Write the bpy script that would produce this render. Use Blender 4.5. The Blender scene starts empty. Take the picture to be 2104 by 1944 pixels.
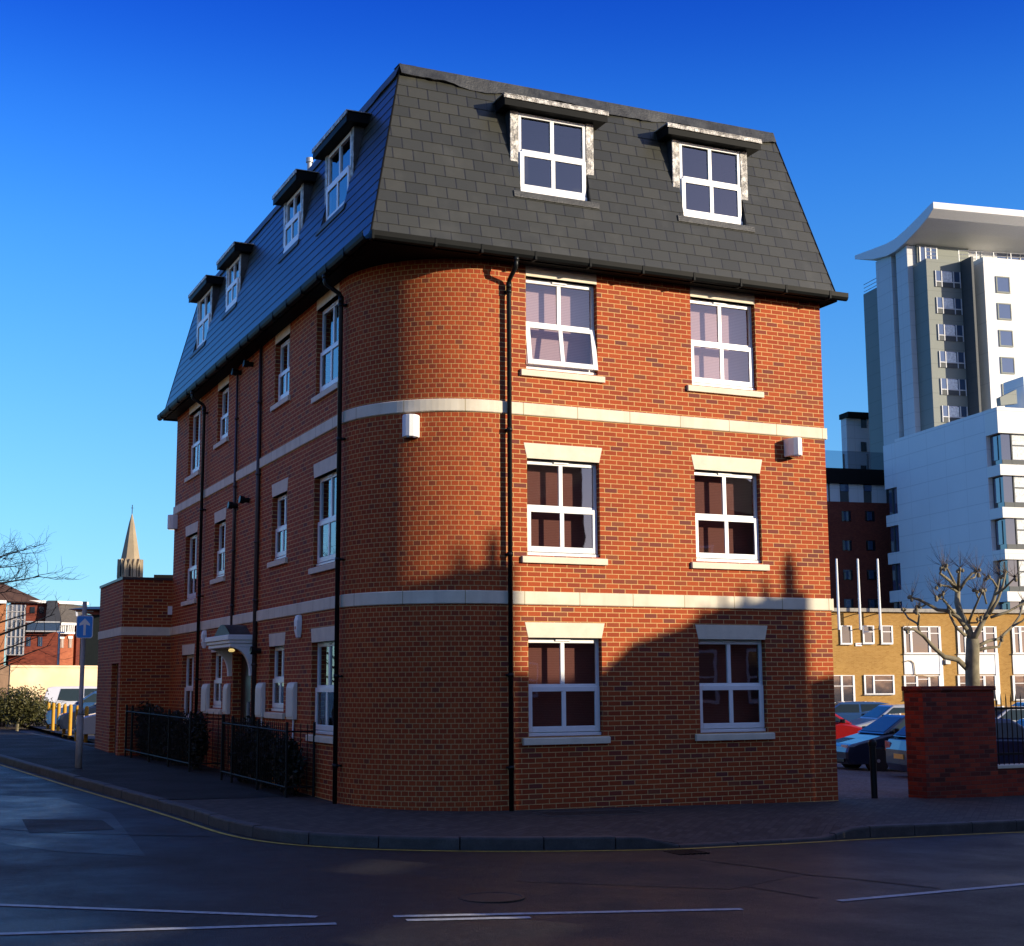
import bpy, bmesh, math, random
from mathutils import Vector, Matrix
import numpy as np
R = math.radians
sc = bpy.context.scene
COL = sc.collection
random.seed(7)

# ------------------------------------------------------------------ camera, sky, sun, exposure
F_PX, YAW, PITCH, ROLL = 2911.5, 0.43017, 0.14766, -0.005365
CAM = Vector((-6.7905, -19.4111, 1.6199))
FW = Vector((math.sin(YAW)*math.cos(PITCH), math.cos(YAW)*math.cos(PITCH), math.sin(PITCH)))
RT0 = Vector((math.cos(YAW), -math.sin(YAW), 0)); UP0 = RT0.cross(FW)
RT = RT0*math.cos(ROLL) + UP0*math.sin(ROLL); UP = -RT0*math.sin(ROLL) + UP0*math.cos(ROLL)
cd = bpy.data.cameras.new('camera'); cam = bpy.data.objects.new('camera', cd); COL.objects.link(cam)
cam.matrix_world = Matrix(((RT.x, UP.x, -FW.x, CAM.x), (RT.y, UP.y, -FW.y, CAM.y), (RT.z, UP.z, -FW.z, CAM.z), (0, 0, 0, 1)))
cd.sensor_width = 36; cd.lens = 36*F_PX/2104; cd.clip_start = .1; cd.clip_end = 9000
sc.camera = cam

SUN_AZ, SUN_EL = 138.3, 12.7           # azimuth clockwise from +Y
SD = Vector((math.sin(R(SUN_AZ))*math.cos(R(SUN_EL)), math.cos(R(SUN_AZ))*math.cos(R(SUN_EL)), math.sin(R(SUN_EL))))
w = bpy.data.worlds.new('World'); sc.world = w; w.use_nodes = True
wn = w.node_tree.nodes; wl = w.node_tree.links
sky = wn.new('ShaderNodeTexSky'); sky.sky_type = 'NISHITA'; sky.sun_disc = False
sky.sun_elevation = R(SUN_EL); sky.sun_rotation = R(SUN_AZ)
sky.altitude = 0; sky.air_density = 1.0; sky.dust_density = 0.15; sky.ozone_density = 4.0
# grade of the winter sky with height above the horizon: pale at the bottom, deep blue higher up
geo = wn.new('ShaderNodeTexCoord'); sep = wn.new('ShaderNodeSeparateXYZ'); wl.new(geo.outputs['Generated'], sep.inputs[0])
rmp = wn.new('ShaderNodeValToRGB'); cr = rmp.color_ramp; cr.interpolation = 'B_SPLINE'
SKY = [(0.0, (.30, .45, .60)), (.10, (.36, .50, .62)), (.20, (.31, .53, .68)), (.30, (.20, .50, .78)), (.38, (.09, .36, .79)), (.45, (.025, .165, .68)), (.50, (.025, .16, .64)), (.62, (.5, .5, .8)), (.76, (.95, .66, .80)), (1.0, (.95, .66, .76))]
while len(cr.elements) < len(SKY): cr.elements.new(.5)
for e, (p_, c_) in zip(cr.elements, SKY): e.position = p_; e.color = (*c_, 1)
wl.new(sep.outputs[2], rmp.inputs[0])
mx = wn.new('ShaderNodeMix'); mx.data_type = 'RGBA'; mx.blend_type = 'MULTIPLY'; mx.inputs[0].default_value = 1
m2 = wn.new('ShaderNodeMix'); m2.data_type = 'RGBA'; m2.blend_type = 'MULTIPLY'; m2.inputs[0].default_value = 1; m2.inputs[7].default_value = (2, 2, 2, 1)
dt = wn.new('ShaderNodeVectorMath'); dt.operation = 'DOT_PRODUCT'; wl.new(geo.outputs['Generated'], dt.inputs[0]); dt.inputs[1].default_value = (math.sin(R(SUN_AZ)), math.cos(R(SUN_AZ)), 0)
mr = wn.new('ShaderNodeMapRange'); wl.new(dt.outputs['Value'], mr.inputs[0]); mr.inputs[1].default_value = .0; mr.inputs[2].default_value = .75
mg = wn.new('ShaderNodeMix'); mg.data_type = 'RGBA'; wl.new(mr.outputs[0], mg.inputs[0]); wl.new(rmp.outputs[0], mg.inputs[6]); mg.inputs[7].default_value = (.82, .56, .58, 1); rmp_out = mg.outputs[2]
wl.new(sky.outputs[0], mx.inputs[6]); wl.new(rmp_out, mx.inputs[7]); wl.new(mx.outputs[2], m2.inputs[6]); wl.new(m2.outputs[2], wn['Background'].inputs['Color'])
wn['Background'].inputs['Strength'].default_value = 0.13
sl = bpy.data.lights.new('sun', 'SUN'); sl.energy = 5.0; sl.angle = R(.53); sl.color = (1, .86, .66)
so = bpy.data.objects.new('sun', sl); COL.objects.link(so)
so.rotation_euler = (-SD).to_track_quat('-Z', 'Y').to_euler(); so.location = SD*60
sc.view_settings.view_transform = 'Standard'; sc.view_settings.look = 'None'
sc.view_settings.exposure = 0.5; sc.view_settings.gamma = 1.0
sc.render.engine = 'CYCLES'; sc.cycles.max_bounces = 8; sc.cycles.transparent_max_bounces = 12
sc.cycles.caustics_reflective = False; sc.cycles.caustics_refractive = False
sc.cycles.use_denoising = True

# ------------------------------------------------------------------ geometry helpers
def ray(px, py):
    return FW*F_PX + RT*(px-1052) - UP*(py-972)
def at(px, py, depth):
    return CAM + ray(px, py)/F_PX*depth
def cl(x, a, b): return min(max(x, a), b)
def gz(x, y):
    return -.19 - .0155*cl(x, -14, 24) + .0125*cl(y, -14, 20) - .03*cl(x-8.5, 0, 9)*cl(y/4, 0, 1)
RO = -.14                                # road surface below the pavement
def gnd(px, py, off=0):
    z = -.2
    for _ in range(10):
        d = ray(px, py); P = CAM + d*((z-CAM.z)/d.z); z = gz(P.x, P.y)+off
    return P
def Pr(u, o, z): return (u, -o, z)       # street facade: u along it, o outwards
def Pl(v, o, z): return (-o, v, z)       # side facade
def Pw(x, y, z): return (x, y, z)

def wm(o): return (wm(o.parent) @ o.matrix_basis) if o.parent is not None else o.matrix_basis.copy()
class MB:
    def __init__(s): s.v = []; s.f = []; s.m = []; s.uv = []
    def face(s, pts, uv=None, m=0):
        n = len(s.v); s.v += [tuple(p) for p in pts]; s.f.append(list(range(n, n+len(pts)))); s.m.append(m); s.uv.append(uv)
    def box(s, P, a0, a1, b0, b1, c0, c1, m=0):
        n = len(s.v)
        s.v += [tuple(P(a, b, c)) for a in (a0, a1) for b in (b0, b1) for c in (c0, c1)]
        for q in ((0,1,3,2),(4,6,7,5),(0,4,5,1),(2,3,7,6),(0,2,6,4),(1,5,7,3)):
            s.f.append([n+i for i in q]); s.m.append(m); s.uv.append(None)
        return s
    def prism(s, P, outline, b0, b1, m=0):          # outline of (a, c), extruded along b
        n = len(s.v); k = len(outline)
        s.v += [tuple(P(a, b0, c)) for a, c in outline] + [tuple(P(a, b1, c)) for a, c in outline]
        s.f.append([n+i for i in range(k)]); s.f.append([n+k+i for i in range(k)][::-1])
        for i in range(k): j = (i+1) % k; s.f.append([n+i, n+j, n+k+j, n+k+i])
        s.m += [m]*(k+2); s.uv += [None]*(k+2); return s
    def loft(s, rings, cap=True, m=0):
        n = len(s.v); k = len(rings[0])
        for r in rings: s.v += [tuple(p) for p in r]
        for i in range(len(rings)-1):
            for j in range(k):
                a = n+i*k+j; b = n+i*k+(j+1) % k
                s.f.append([a, b, b+k, a+k]); s.m.append(m); s.uv.append(None)
        if cap:
            s.f.append([n+j for j in range(k)][::-1]); s.f.append([n+(len(rings)-1)*k+j for j in range(k)])
            s.m += [m, m]; s.uv += [None, None]
        return s
    def tube(s, path, rad, n=8, m=0):
        path = [Vector(p) for p in path]
        if not isinstance(rad, (list, tuple)): rad = [rad]*len(path)
        rings = []; ref = None
        for i, p in enumerate(path):
            d = (path[min(i+1, len(path)-1)]-path[max(i-1, 0)]).normalized()
            if ref is None: ref = Vector((0, 0, 1)) if abs(d.z) < .9 else Vector((1, 0, 0))
            x = d.cross(ref).normalized(); y = d.cross(x).normalized(); ref = -y if False else ref
            rings.append([p + (x*math.cos(t)+y*math.sin(t))*rad[i] for t in [2*math.pi*k/n for k in range(n)]])
        return s.loft(rings, True, m)
    def lathe(s, c, prof, n=16, m=0, axis='z'):
        c = Vector(c); rings = []
        for r, h in prof:
            ring = []
            for k in range(n):
                t = 2*math.pi*k/n; a, b = r*math.cos(t), r*math.sin(t)
                ring.append(c + (Vector((a, b, h)) if axis == 'z' else Vector((h, a, b)) if axis == 'x' else Vector((a, h, b))))
            rings.append(ring)
        return s.loft(rings, True, m)
    def build(s, name, mats, parent=None, smooth=False, bevel=0, local=False, fix=True):
        me = bpy.data.meshes.new(name)
        inv = wm(parent).inverted() if (parent is not None and not local) else None
        vs = [inv @ Vector(p) for p in s.v] if inv is not None else s.v
        me.from_pydata(vs, [], s.f); me.update()
        uvl = me.uv_layers.new(name='UVMap')
        wv = s.v
        for p, uv, mi in zip(me.polygons, s.uv, s.m):
            p.material_index = mi; p.use_smooth = smooth
            nn = p.normal
            for q, li in enumerate(p.loop_indices):
                if uv: uvl.data[li].uv = uv[q]; continue
                co = wv[me.loops[li].vertex_index]
                if abs(nn.z) > .75: uvl.data[li].uv = (co[0], co[1])
                else:
                    t = Vector((-nn.y, nn.x, 0)).normalized()
                    if abs(t.x) > abs(t.y): t = t*(1 if t.x > 0 else -1)
                    else: t = t*(1 if t.y > 0 else -1)
                    uvl.data[li].uv = (co[0]*t.x+co[1]*t.y, co[2])
        if fix:
            bm = bmesh.new(); bm.from_mesh(me); bmesh.ops.recalc_face_normals(bm, faces=bm.faces); bm.to_mesh(me); bm.free()
        for mt in (mats if isinstance(mats, (list, tuple)) else [mats]): me.materials.append(mt)
        o = bpy.data.objects.new(name, me); COL.objects.link(o)
        if parent is not None: o.parent = parent
        if bevel:
            b = o.modifiers.new('edge', 'BEVEL'); b.width = bevel; b.segments = 2; b.limit_method = 'ANGLE'; b.angle_limit = R(40)
        return o
def tag(o, label=None, cat=None, group=None, kind=None):
    if label: o['label'] = label
    if cat: o['category'] = cat
    if group: o['group'] = group
    if kind: o['kind'] = kind
    return o
def thing(name, label, cat, loc=(0, 0, 0), rz=0, group=None):
    o = bpy.data.objects.new(name, None); COL.objects.link(o); o.empty_display_size = .2
    o.location = loc; o.rotation_euler = (0, 0, rz)
    o.matrix_world = Matrix.Translation(Vector(loc)) @ Matrix.Rotation(rz, 4, 'Z')
    return tag(o, label, cat, group)
def copy_tree(o, parent=None):
    c = o.copy(); COL.objects.link(c)
    if parent is not None: c.parent = parent
    for ch in list(o.children): copy_tree(ch, c)
    return c

# ------------------------------------------------------------------ materials
class NT:
    def __init__(s, name):
        s.mat = bpy.data.materials.new(name); s.mat.use_nodes = True; s.t = s.mat.node_tree
        s.b = s.t.nodes['Principled BSDF']; s.out = s.t.nodes['Material Output']
    def n(s, ty, **kw):
        nd = s.t.nodes.new(ty)
        for k, v in kw.items(): setattr(nd, k, v)
        return nd
    def set(s, sock, v):
        if hasattr(v, 'is_output'): s.t.links.new(v, sock)
        else: sock.default_value = v
    def math(s, op, a, b=0.0, c=None):
        nd = s.n('ShaderNodeMath', operation=op); s.set(nd.inputs[0], a); s.set(nd.inputs[1], b)
        if c is not None: s.set(nd.inputs[2], c)
        return nd.outputs[0]
    def mix(s, fac, a, b, mode='MIX'):
        nd = s.n('ShaderNodeMix', data_type='RGBA', blend_type=mode)
        s.set(nd.inputs[0], fac); s.set(nd.inputs[6], a if hasattr(a, 'is_output') else (*a[:3], 1)); s.set(nd.inputs[7], b if hasattr(b, 'is_output') else (*b[:3], 1))
        return nd.outputs[2]
    def noise(s, scale, detail=4, vec=None, rough=.55):
        nd = s.n('ShaderNodeTexNoise'); nd.inputs['Scale'].default_value = scale; nd.inputs['Detail'].default_value = detail; nd.inputs['Roughness'].default_value = rough
        s.t.links.new(vec if vec is not None else s.obj(), nd.inputs['Vector']); return nd.outputs[0]
    def obj(s):
        g = s.n('ShaderNodeNewGeometry'); return g.outputs['Position']
    def uv(s):
        u = s.n('ShaderNodeUVMap'); u.uv_map = 'UVMap'; return u.outputs[0]
    def rng(s, v, a, b, c=0.0, d=1.0):
        nd = s.n('ShaderNodeMapRange'); s.set(nd.inputs[0], v)
        for i, x in enumerate((a, b, c, d)): nd.inputs[i+1].default_value = x
        return nd.outputs[0]
    def ramp(s, v, stops, const=False):
        nd = s.n('ShaderNodeValToRGB'); cr = nd.color_ramp
        if const: cr.interpolation = 'CONSTANT'
        while len(cr.elements) < len(stops): cr.elements.new(.5)
        for e, (p, c) in zip(cr.elements, stops): e.position = p; e.color = (*c, 1)
        s.set(nd.inputs[0], v); return nd.outputs[0]
    def bump(s, h, strength=.3, dist=.01):
        nd = s.n('ShaderNodeBump'); nd.inputs['Strength'].default_value = strength; nd.inputs['Distance'].default_value = dist
        s.set(nd.inputs['Height'], h); s.t.links.new(nd.outputs[0], s.b.inputs['Normal'])
    def base(s, c): s.set(s.b.inputs['Base Color'], c if hasattr(c, 'is_output') else (*c, 1))
    def p(s, rough=.6, spec=.5, metal=0):
        s.b.inputs['Roughness'].default_value = rough; s.b.inputs['Specular IOR Level'].default_value = spec; s.b.inputs['Metallic'].default_value = metal

def plain(name, col, rough=.6, spec=.5, metal=0, var=.15, scale=6, bump=0, fine=0):
    m = NT(name); nz = m.noise(scale, 5)
    f = m.rng(nz, .3, .7)
    c = m.mix(f, tuple(x*(1-var) for x in col), tuple(min(1, x*(1+var)) for x in col))
    if fine:
        c = m.mix(m.math('MULTIPLY', m.rng(m.noise(scale*18, 3), .35, .65), fine), c, tuple(x*.45 for x in col))
    m.base(c); m.p(rough, spec, metal)
    if bump: m.bump(m.noise(scale*7, 4), bump, .01)
    return m.mat

def cells(m, bw, bh, bond=.5):
    sx = m.n('ShaderNodeSeparateXYZ'); m.t.links.new(m.uv(), sx.inputs[0])
    v = m.math('DIVIDE', sx.outputs[1], bh); row = m.math('FLOOR', v)
    off = m.math('MULTIPLY', m.math('MODULO', m.math('ABSOLUTE', row), 2.0), bond)
    u = m.math('ADD', m.math('DIVIDE', sx.outputs[0], bw), off)
    col = m.math('FLOOR', u)
    fu = m.math('FRACT', u); fv = m.math('FRACT', v)
    du = m.math('MULTIPLY', m.math('MINIMUM', fu, m.math('SUBTRACT', 1.0, fu)), bw)
    dv = m.math('MULTIPLY', m.math('MINIMUM', fv, m.math('SUBTRACT', 1.0, fv)), bh)
    cb = m.n('ShaderNodeCombineXYZ'); m.set(cb.inputs[0], col); m.set(cb.inputs[1], row)
    wn_ = m.n('ShaderNodeTexWhiteNoise', noise_dimensions='3D'); m.t.links.new(cb.outputs[0], wn_.inputs['Vector'])
    return du, dv, wn_.outputs[0], wn_.outputs[1], fu, fv

def brick(name, stops, mortar, bw=.225, bh=.075, joint=.0105, rough=.82, stain=.35):
    m = NT(name); du, dv, rnd, _, fu, fv = cells(m, bw, bh)
    d = m.math('MINIMUM', du, dv)
    d = m.math('ADD', d, m.math('MULTIPLY', m.math('SUBTRACT', m.noise(45, 3), .5), .006))
    mask = m.rng(d, joint*.3, joint*.72)
    c = m.ramp(rnd, stops)
    c = m.mix(m.math('MULTIPLY', m.rng(m.noise(70, 4), .3, .75), .4), c, (0.07, .02, .012))
    c = m.mix(mask, mortar, c)
    big = m.rng(m.noise(.55, 5), .35, .75)
    c = m.mix(m.math('MULTIPLY', big, stain), c, m.mix(1.0, c, (.62, .55, .52), 'MULTIPLY'))
    m.base(c); m.p(rough, .25)
    m.bump(m.math('ADD', mask, m.math('MULTIPLY', m.noise(120, 3), .35)), .55, .006)
    return m.mat
RED = [(0, (.17, .045, .034)), (.05, (.22, .045, .028)), (.12, (.33, .052, .015)), (.45, (.40, .064, .014)), (.7, (.45, .082, .018)), (.88, (.36, .06, .016)), (.96, (.27, .07, .03)), (1, (.22, .055, .03))]
M = {}
M['brick'] = brick('red_stretcher_brick', RED, (.64, .40, .16))
M['header'] = brick('red_header_brick', [(0, (.22, .05, .022)), (.1, (.34, .052, .014)), (.4, (.40, .062, .014)), (.75, (.44, .08, .017)), (1, (.34, .056, .015))], (.52, .30, .115), bw=.115, joint=.0105)
M['pier_brick'] = brick('old_red_brick', [(0, (.10, .025, .018)), (.25, (.22, .03, .016)), (.6, (.34, .042, .018)), (1, (.42, .06, .022))], (.14, .07, .05), stain=.8)
M['yellow_brick'] = brick('yellow_stock_brick', [(0, (.40, .22, .05)), (.4, (.46, .265, .065)), (.8, (.50, .295, .08)), (1, (.42, .235, .055))], (.46, .29, .10), stain=.4)
M['old_stock'] = brick('weathered_stock_brick', [(0, (.28, .17, .09)), (.5, (.42, .27, .15)), (1, (.48, .32, .18))], (.42, .30, .19))
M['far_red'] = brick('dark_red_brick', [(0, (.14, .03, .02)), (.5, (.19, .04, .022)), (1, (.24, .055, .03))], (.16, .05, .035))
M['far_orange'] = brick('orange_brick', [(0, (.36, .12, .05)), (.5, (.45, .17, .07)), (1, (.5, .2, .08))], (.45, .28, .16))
def slate():
    m = NT('grey_slate'); du, dv, rnd, col, fu, fv = cells(m, .335, .19)
    c = m.ramp(rnd, [(0, (.023, .024, .017)), (.5, (.030, .031, .022)), (1, (.039, .039, .027))])
    j = m.rng(du, .006, .015)
    c = m.mix(j, (.004, .004, .004), c)
    c = m.mix(m.math('MULTIPLY', m.rng(m.noise(2.2, 6), .55, .75), .22), c, (.10, .10, .085))
    c = m.mix(m.math('MULTIPLY', m.rng(m.noise(38, 4), .45, .7), .3), c, (.03, .03, .027))
    m.base(c); m.p(.36, .6); m.bump(m.math('ADD', j, m.math('MULTIPLY', m.noise(60, 4), .5)), .3, .005); return m.mat
M['slate'] = slate()
def stone():
    m = NT('cream_cast_stone'); sx = m.n('ShaderNodeSeparateXYZ'); m.t.links.new(m.uv(), sx.inputs[0])
    f = m.math('FRACT', m.math('DIVIDE', m.math('SUBTRACT', sx.outputs[0], 2.301), .9355))
    d = m.math('MULTIPLY', m.math('MINIMUM', f, m.math('SUBTRACT', 1.0, f)), .9355)
    j = m.rng(d, .004, .008)
    c = m.mix(m.rng(m.noise(3, 5), .3, .7), (.66, .585, .44), (.76, .69, .54))
    mp = m.n('ShaderNodeMapping'); mp.inputs['Scale'].default_value = (5, 5, .5); m.t.links.new(m.obj(), mp.inputs['Vector'])
    c = m.mix(m.math('MULTIPLY', m.rng(m.noise(1.0, 5, mp.outputs[0]), .5, .8), .4), c, (.36, .31, .23))
    c = m.mix(j, (.34, .27, .15), c)
    m.base(c); m.p(.8, .2); m.bump(m.noise(90, 3), .12, .004); return m.mat
M['band'] = stone()
M['stone'] = plain('cream_stone', (.71, .635, .49), .8, .2, var=.08, scale=5, bump=.1)
M['upvc'] = plain('white_upvc', (.83, .83, .81), .3, .5, var=.03, scale=8)
M['black'] = plain('black_plastic', (.007, .008, .008), .4, .25, var=.2, scale=4)
M['rail'] = plain('black_railing_paint', (.006, .006, .006), .6, .2, var=.2)
M['soffit'] = plain('black_soffit', (.008, .008, .008), .7, .08)
M['gutter'] = plain('black_gutter', (.006, .007, .007), .5, .06, var=.2, scale=4)
M['lead'] = plain('dull_lead', (.040, .042, .040), .5, .5, var=.6, scale=5, bump=.8, fine=.5)
def crinkle():
    m = NT('bright_crinkled_lead'); n = m.noise(9, 6)
    m.base(m.mix(m.rng(n, .42, .62), (.20, .19, .17), (.62, .60, .55))); m.p(.42, .6, .25); m.bump(m.noise(28, 5), 1.0, .03); return m.mat
M['flash'] = crinkle()
M['white'] = plain('white_paint', (.80, .80, .77), .5, .4, var=.05, scale=3)
M['meter'] = plain('meter_box_plastic', (.72, .69, .60), .5, .4, var=.06, scale=3)
M['steel'] = plain('grey_steel', (.38, .39, .40), .45, .5, .3, var=.15)
M['pipe_grey'] = plain('dull_brown_pipe', (.045, .03, .028), .45, .5)
M['dark_in'] = plain('dark_interior', (.03, .028, .026), .9, .1)
def glass():
    m = NT('window_glass'); t = m.t
    tr = m.n('ShaderNodeBsdfTransparent'); tr.inputs[0].default_value = (.70, .74, .76, 1)
    gl = m.n('ShaderNodeBsdfGlossy'); gl.inputs['Roughness'].default_value = .015; gl.inputs['Color'].default_value = (.95, .97, 1, 1)
    bp = m.n('ShaderNodeBump'); bp.inputs['Strength'].default_value = .04; bp.inputs['Distance'].default_value = .02
    t.links.new(m.noise(1.7, 2), bp.inputs['Height']); t.links.new(bp.outputs[0], gl.inputs['Normal'])
    g = m.n('ShaderNodeNewGeometry'); dt = m.n('ShaderNodeVectorMath', operation='DOT_PRODUCT'); t.links.new(g.outputs['Normal'], dt.inputs[0]); t.links.new(g.outputs['Incoming'], dt.inputs[1])
    f5 = m.math('POWER', m.math('SUBTRACT', 1.0, m.math('ABSOLUTE', dt.outputs['Value'])), 5.0)
    ms = m.n('ShaderNodeMixShader'); t.links.new(m.math('ADD', m.math('MULTIPLY', f5, .86), .14), ms.inputs[0]); t.links.new(tr.outputs[0], ms.inputs[1]); t.links.new(gl.outputs[0], ms.inputs[2])
    t.links.new(ms.outputs[0], m.out.inputs['Surface']); return m.mat
M['glass'] = glass()
def dglass(name, col, rough=.06):
    m = NT(name); m.base(col); m.p(rough, 1.0); m.b.inputs['IOR'].default_value = 1.8; m.bump(m.noise(.9, 2), .05, .05); return m.mat
M['dglass'] = dglass('dark_glazing', (.012, .016, .022))
M['bglass'] = dglass('blue_glazing', (.04, .07, .13))
def blind(name, a, b):
    m = NT(name); sx = m.n('ShaderNodeSeparateXYZ'); m.t.links.new(m.uv(), sx.inputs[0])
    f = m.math('FRACT', m.math('DIVIDE', sx.outputs[1], .026))
    c = m.mix(m.rng(f, .05, .4), a, b); m.base(c); m.p(.7, .2); return m.mat
M['blind'] = blind('brown_slatted_blind', (.16, .045, .03), (.27, .09, .065)); M['pblind'] = blind('pink_slatted_blind', (.46, .26, .25), (.72, .46, .44))
M['curtain'] = plain('pale_curtain', (.72, .74, .72), .9, .1, var=.25, scale=5)
def asphalt(name, a, b, scale=1.0, rough=.8):
    m = NT(name)
    v = m.n('ShaderNodeTexVoronoi'); v.inputs['Scale'].default_value = 75*scale; m.t.links.new(m.obj(), v.inputs['Vector'])
    st = m.rng(v.outputs['Distance'], .15, .55)
    big = m.rng(m.noise(.35, 5), .38, .66)
    c = m.mix(big, a, b)
    c = m.mix(m.math('MULTIPLY', m.rng(m.noise(55*scale, 3), .52, .72), .5), c, tuple(min(1, x*3.0) for x in b))
    c = m.mix(m.math('MULTIPLY', st, .55), c, tuple(x*.3 for x in a))
    c = m.mix(m.math('MULTIPLY', m.rng(m.noise(14*scale, 5, None, .7), .5, .68), .6), c, tuple(min(1, x*2.2) for x in b))
    c = m.mix(m.math('MULTIPLY', m.rng(m.noise(5*scale, 4), .52, .72), .5), c, tuple(x*.4 for x in a))
    m.base(c); m.p(rough, .38)
    m.set(m.b.inputs['Roughness'], m.rng(m.noise(.8, 5), .35, .7, rough-.16, rough+.12))
    m.bump(m.math('ADD', m.math('MULTIPLY', st, -1.0), m.math('MULTIPLY', m.noise(160, 3), .5)), .7, .008); return m.mat
M['asphalt'] = asphalt('road_asphalt', (.011, .010, .010), (.022, .020, .019), rough=.58)
M['path'] = asphalt('footway_asphalt', (.008, .008, .009), (.015, .015, .016), 1.6, .85)
M['patch'] = asphalt('repair_asphalt', (.020, .020, .021), (.030, .030, .030), 1.5, .7)
M['carpark'] = asphalt('carpark_asphalt', (.10, .095, .09), (.15, .14, .13), 1.0, .85)
def pavers():
    m = NT('block_pavers'); mp = m.n('ShaderNodeMapping'); mp.inputs['Rotation'].default_value = (0, 0, R(45))
    du, dv, rnd, _, fu, fv = cells(m, .2, .1)
    j = m.rng(m.math('MINIMUM', du, dv), .002, .007)
    c = m.ramp(rnd, [(0, (.04, .034, .032)), (.5, (.058, .05, .046)), (1, (.08, .069, .062))])
    c = m.mix(j, (.028, .025, .023), c)
    c = m.mix(m.math('MULTIPLY', m.rng(m.noise(1.4, 5), .45, .7), .5), c, (.045, .04, .038))
    m.base(c); m.p(.8, .3); m.bump(m.math('ADD', j, m.math('MULTIPLY', m.noise(90, 3), .5)), .6, .006); return m.mat
M['pavers'] = pavers()
M['kerb'] = plain('granite_kerb', (.075, .072, .07), .7, .4, var=.35, scale=4, bump=.5, fine=.5)
M['line'] = plain('worn_white_paint', (.50, .52, .53), .6, .4, var=.35, scale=14, fine=.7)
M['yline'] = plain('worn_yellow_paint', (.55, .42, .08), .7, .3, var=.4, scale=9, fine=.6)

# ------------------------------------------------------------------ setting: ground, road, pavement, kerb, markings
def grid(name, xs, ys, zf, mat, kind='structure'):
    mb = MB(); nx, ny = len(xs), len(ys)
    mb.v = [(x, y, zf(x, y)) for y in ys for x in xs]
    for j in range(ny-1):
        for i in range(nx-1):
            mb.f.append([j*nx+i, j*nx+i+1, (j+1)*nx+i+1, (j+1)*nx+i]); mb.m.append(0); mb.uv.append(None)
    return tag(mb.build(name, mat, smooth=True, fix=False), kind=kind)
near = sorted(set([float(i) for i in range(-40, 61)] + [8.5, 17.5]))
far = [-4000, -1500, -600, -300, -150, -80] + near + [80, 110, 150, 300, 600, 1500, 4000]
grid('ground', far, far, lambda x, y: gz(x, y)+RO-.02, M['asphalt'])
grid('road', near, near, lambda x, y: gz(x, y)+RO, M['asphalt'])
def inset_poly(name, pts, zoff, mat, thick=0, kind='structure', cut=1.0):
    bm = bmesh.new(); vs = [bm.verts.new((x, y, 0)) for x, y in pts]
    f = bm.faces.new(vs); bmesh.ops.triangulate(bm, faces=[f])
    xs = [p[0] for p in pts]; ys = [p[1] for p in pts]
    def cuts(lo, hi): return [c for c in near if lo < c < hi]
    for c in cuts(min(xs), max(xs)): bmesh.ops.bisect_plane(bm, geom=bm.verts[:]+bm.edges[:]+bm.faces[:], plane_co=(c, 0, 0), plane_no=(1, 0, 0))
    for c in cuts(min(ys), max(ys)): bmesh.ops.bisect_plane(bm, geom=bm.verts[:]+bm.edges[:]+bm.faces[:], plane_co=(0, c, 0), plane_no=(0, 1, 0))
    for v in bm.verts: v.co.z = gz(v.co.x, v.co.y)+zoff
    bmesh.ops.recalc_face_normals(bm, faces=bm.faces)
    for f in bm.faces:
        if f.normal.z < 0: f.normal_flip()
    uvl = bm.loops.layers.uv.new('UVMap'); c45 = math.sqrt(.5)
    for f in bm.faces:
        for l in f.loops: l[uvl].uv = ((l.vert.co.x+l.vert.co.y)*c45, (l.vert.co.y-l.vert.co.x)*c45)
    me = bpy.data.meshes.new(name); bm.to_mesh(me); bm.free(); me.materials.append(mat)
    o = bpy.data.objects.new(name, me); COL.objects.link(o); return tag(o, kind=kind)
KL = [(-5.2, 36), (-4.35, 22), (-3.72, 15.3), (-2.97, 7.55), (-2.55, 3.8), (-2.32, 1.4), (-2.14, -.6), (-1.82, -1.65), (-1.35, -2.25), (-.9, -2.62), (-.37, -2.92), (.2, -3.17), (.62, -3.33), (1.46, -3.53), (2.3, -3.68), (2.7, -3.70), (4.0, -3.66), (5.3, -3.56), (5.8, -3.53), (8.6, -3.46), (12, -3.42), (40, -3.2)]
def kdrop(x, y):      # dropped kerb by the gate
    return .11*cl((x-2.2)/.5, 0, 1)*cl((5.6-x)/.6, 0, 1) if y < -2 else 0
def smooth_path(pts, step=.12):
    out = []
    for i in range(len(pts)-1):
        p0 = Vector(pts[max(i-1, 0)]); p1 = Vector(pts[i]); p2 = Vector(pts[i+1]); p3 = Vector(pts[min(i+2, len(pts)-1)])
        L = (p2-p1).length; n = max(1, int(L/step)) if L < 8 else max(1, int(L/.6))
        for k in range(n):
            t = k/n
            out.append(.5*((2*p1)+(p2-p0)*t+(2*p0-5*p1+4*p2-p3)*t*t+(3*p1-p0-3*p2+p3)*t**3))
    out.append(Vector(pts[-1])); return out
KP = smooth_path(KL)
def offset_path(path, d):
    out = []
    for i, p in enumerate(path):
        t = (path[min(i+1, len(path)-1)]-path[max(i-1, 0)]).normalized(); out.append(p + Vector((-t.y, t.x))*d)
    return out
KI = offset_path(KP, .14)
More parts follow.
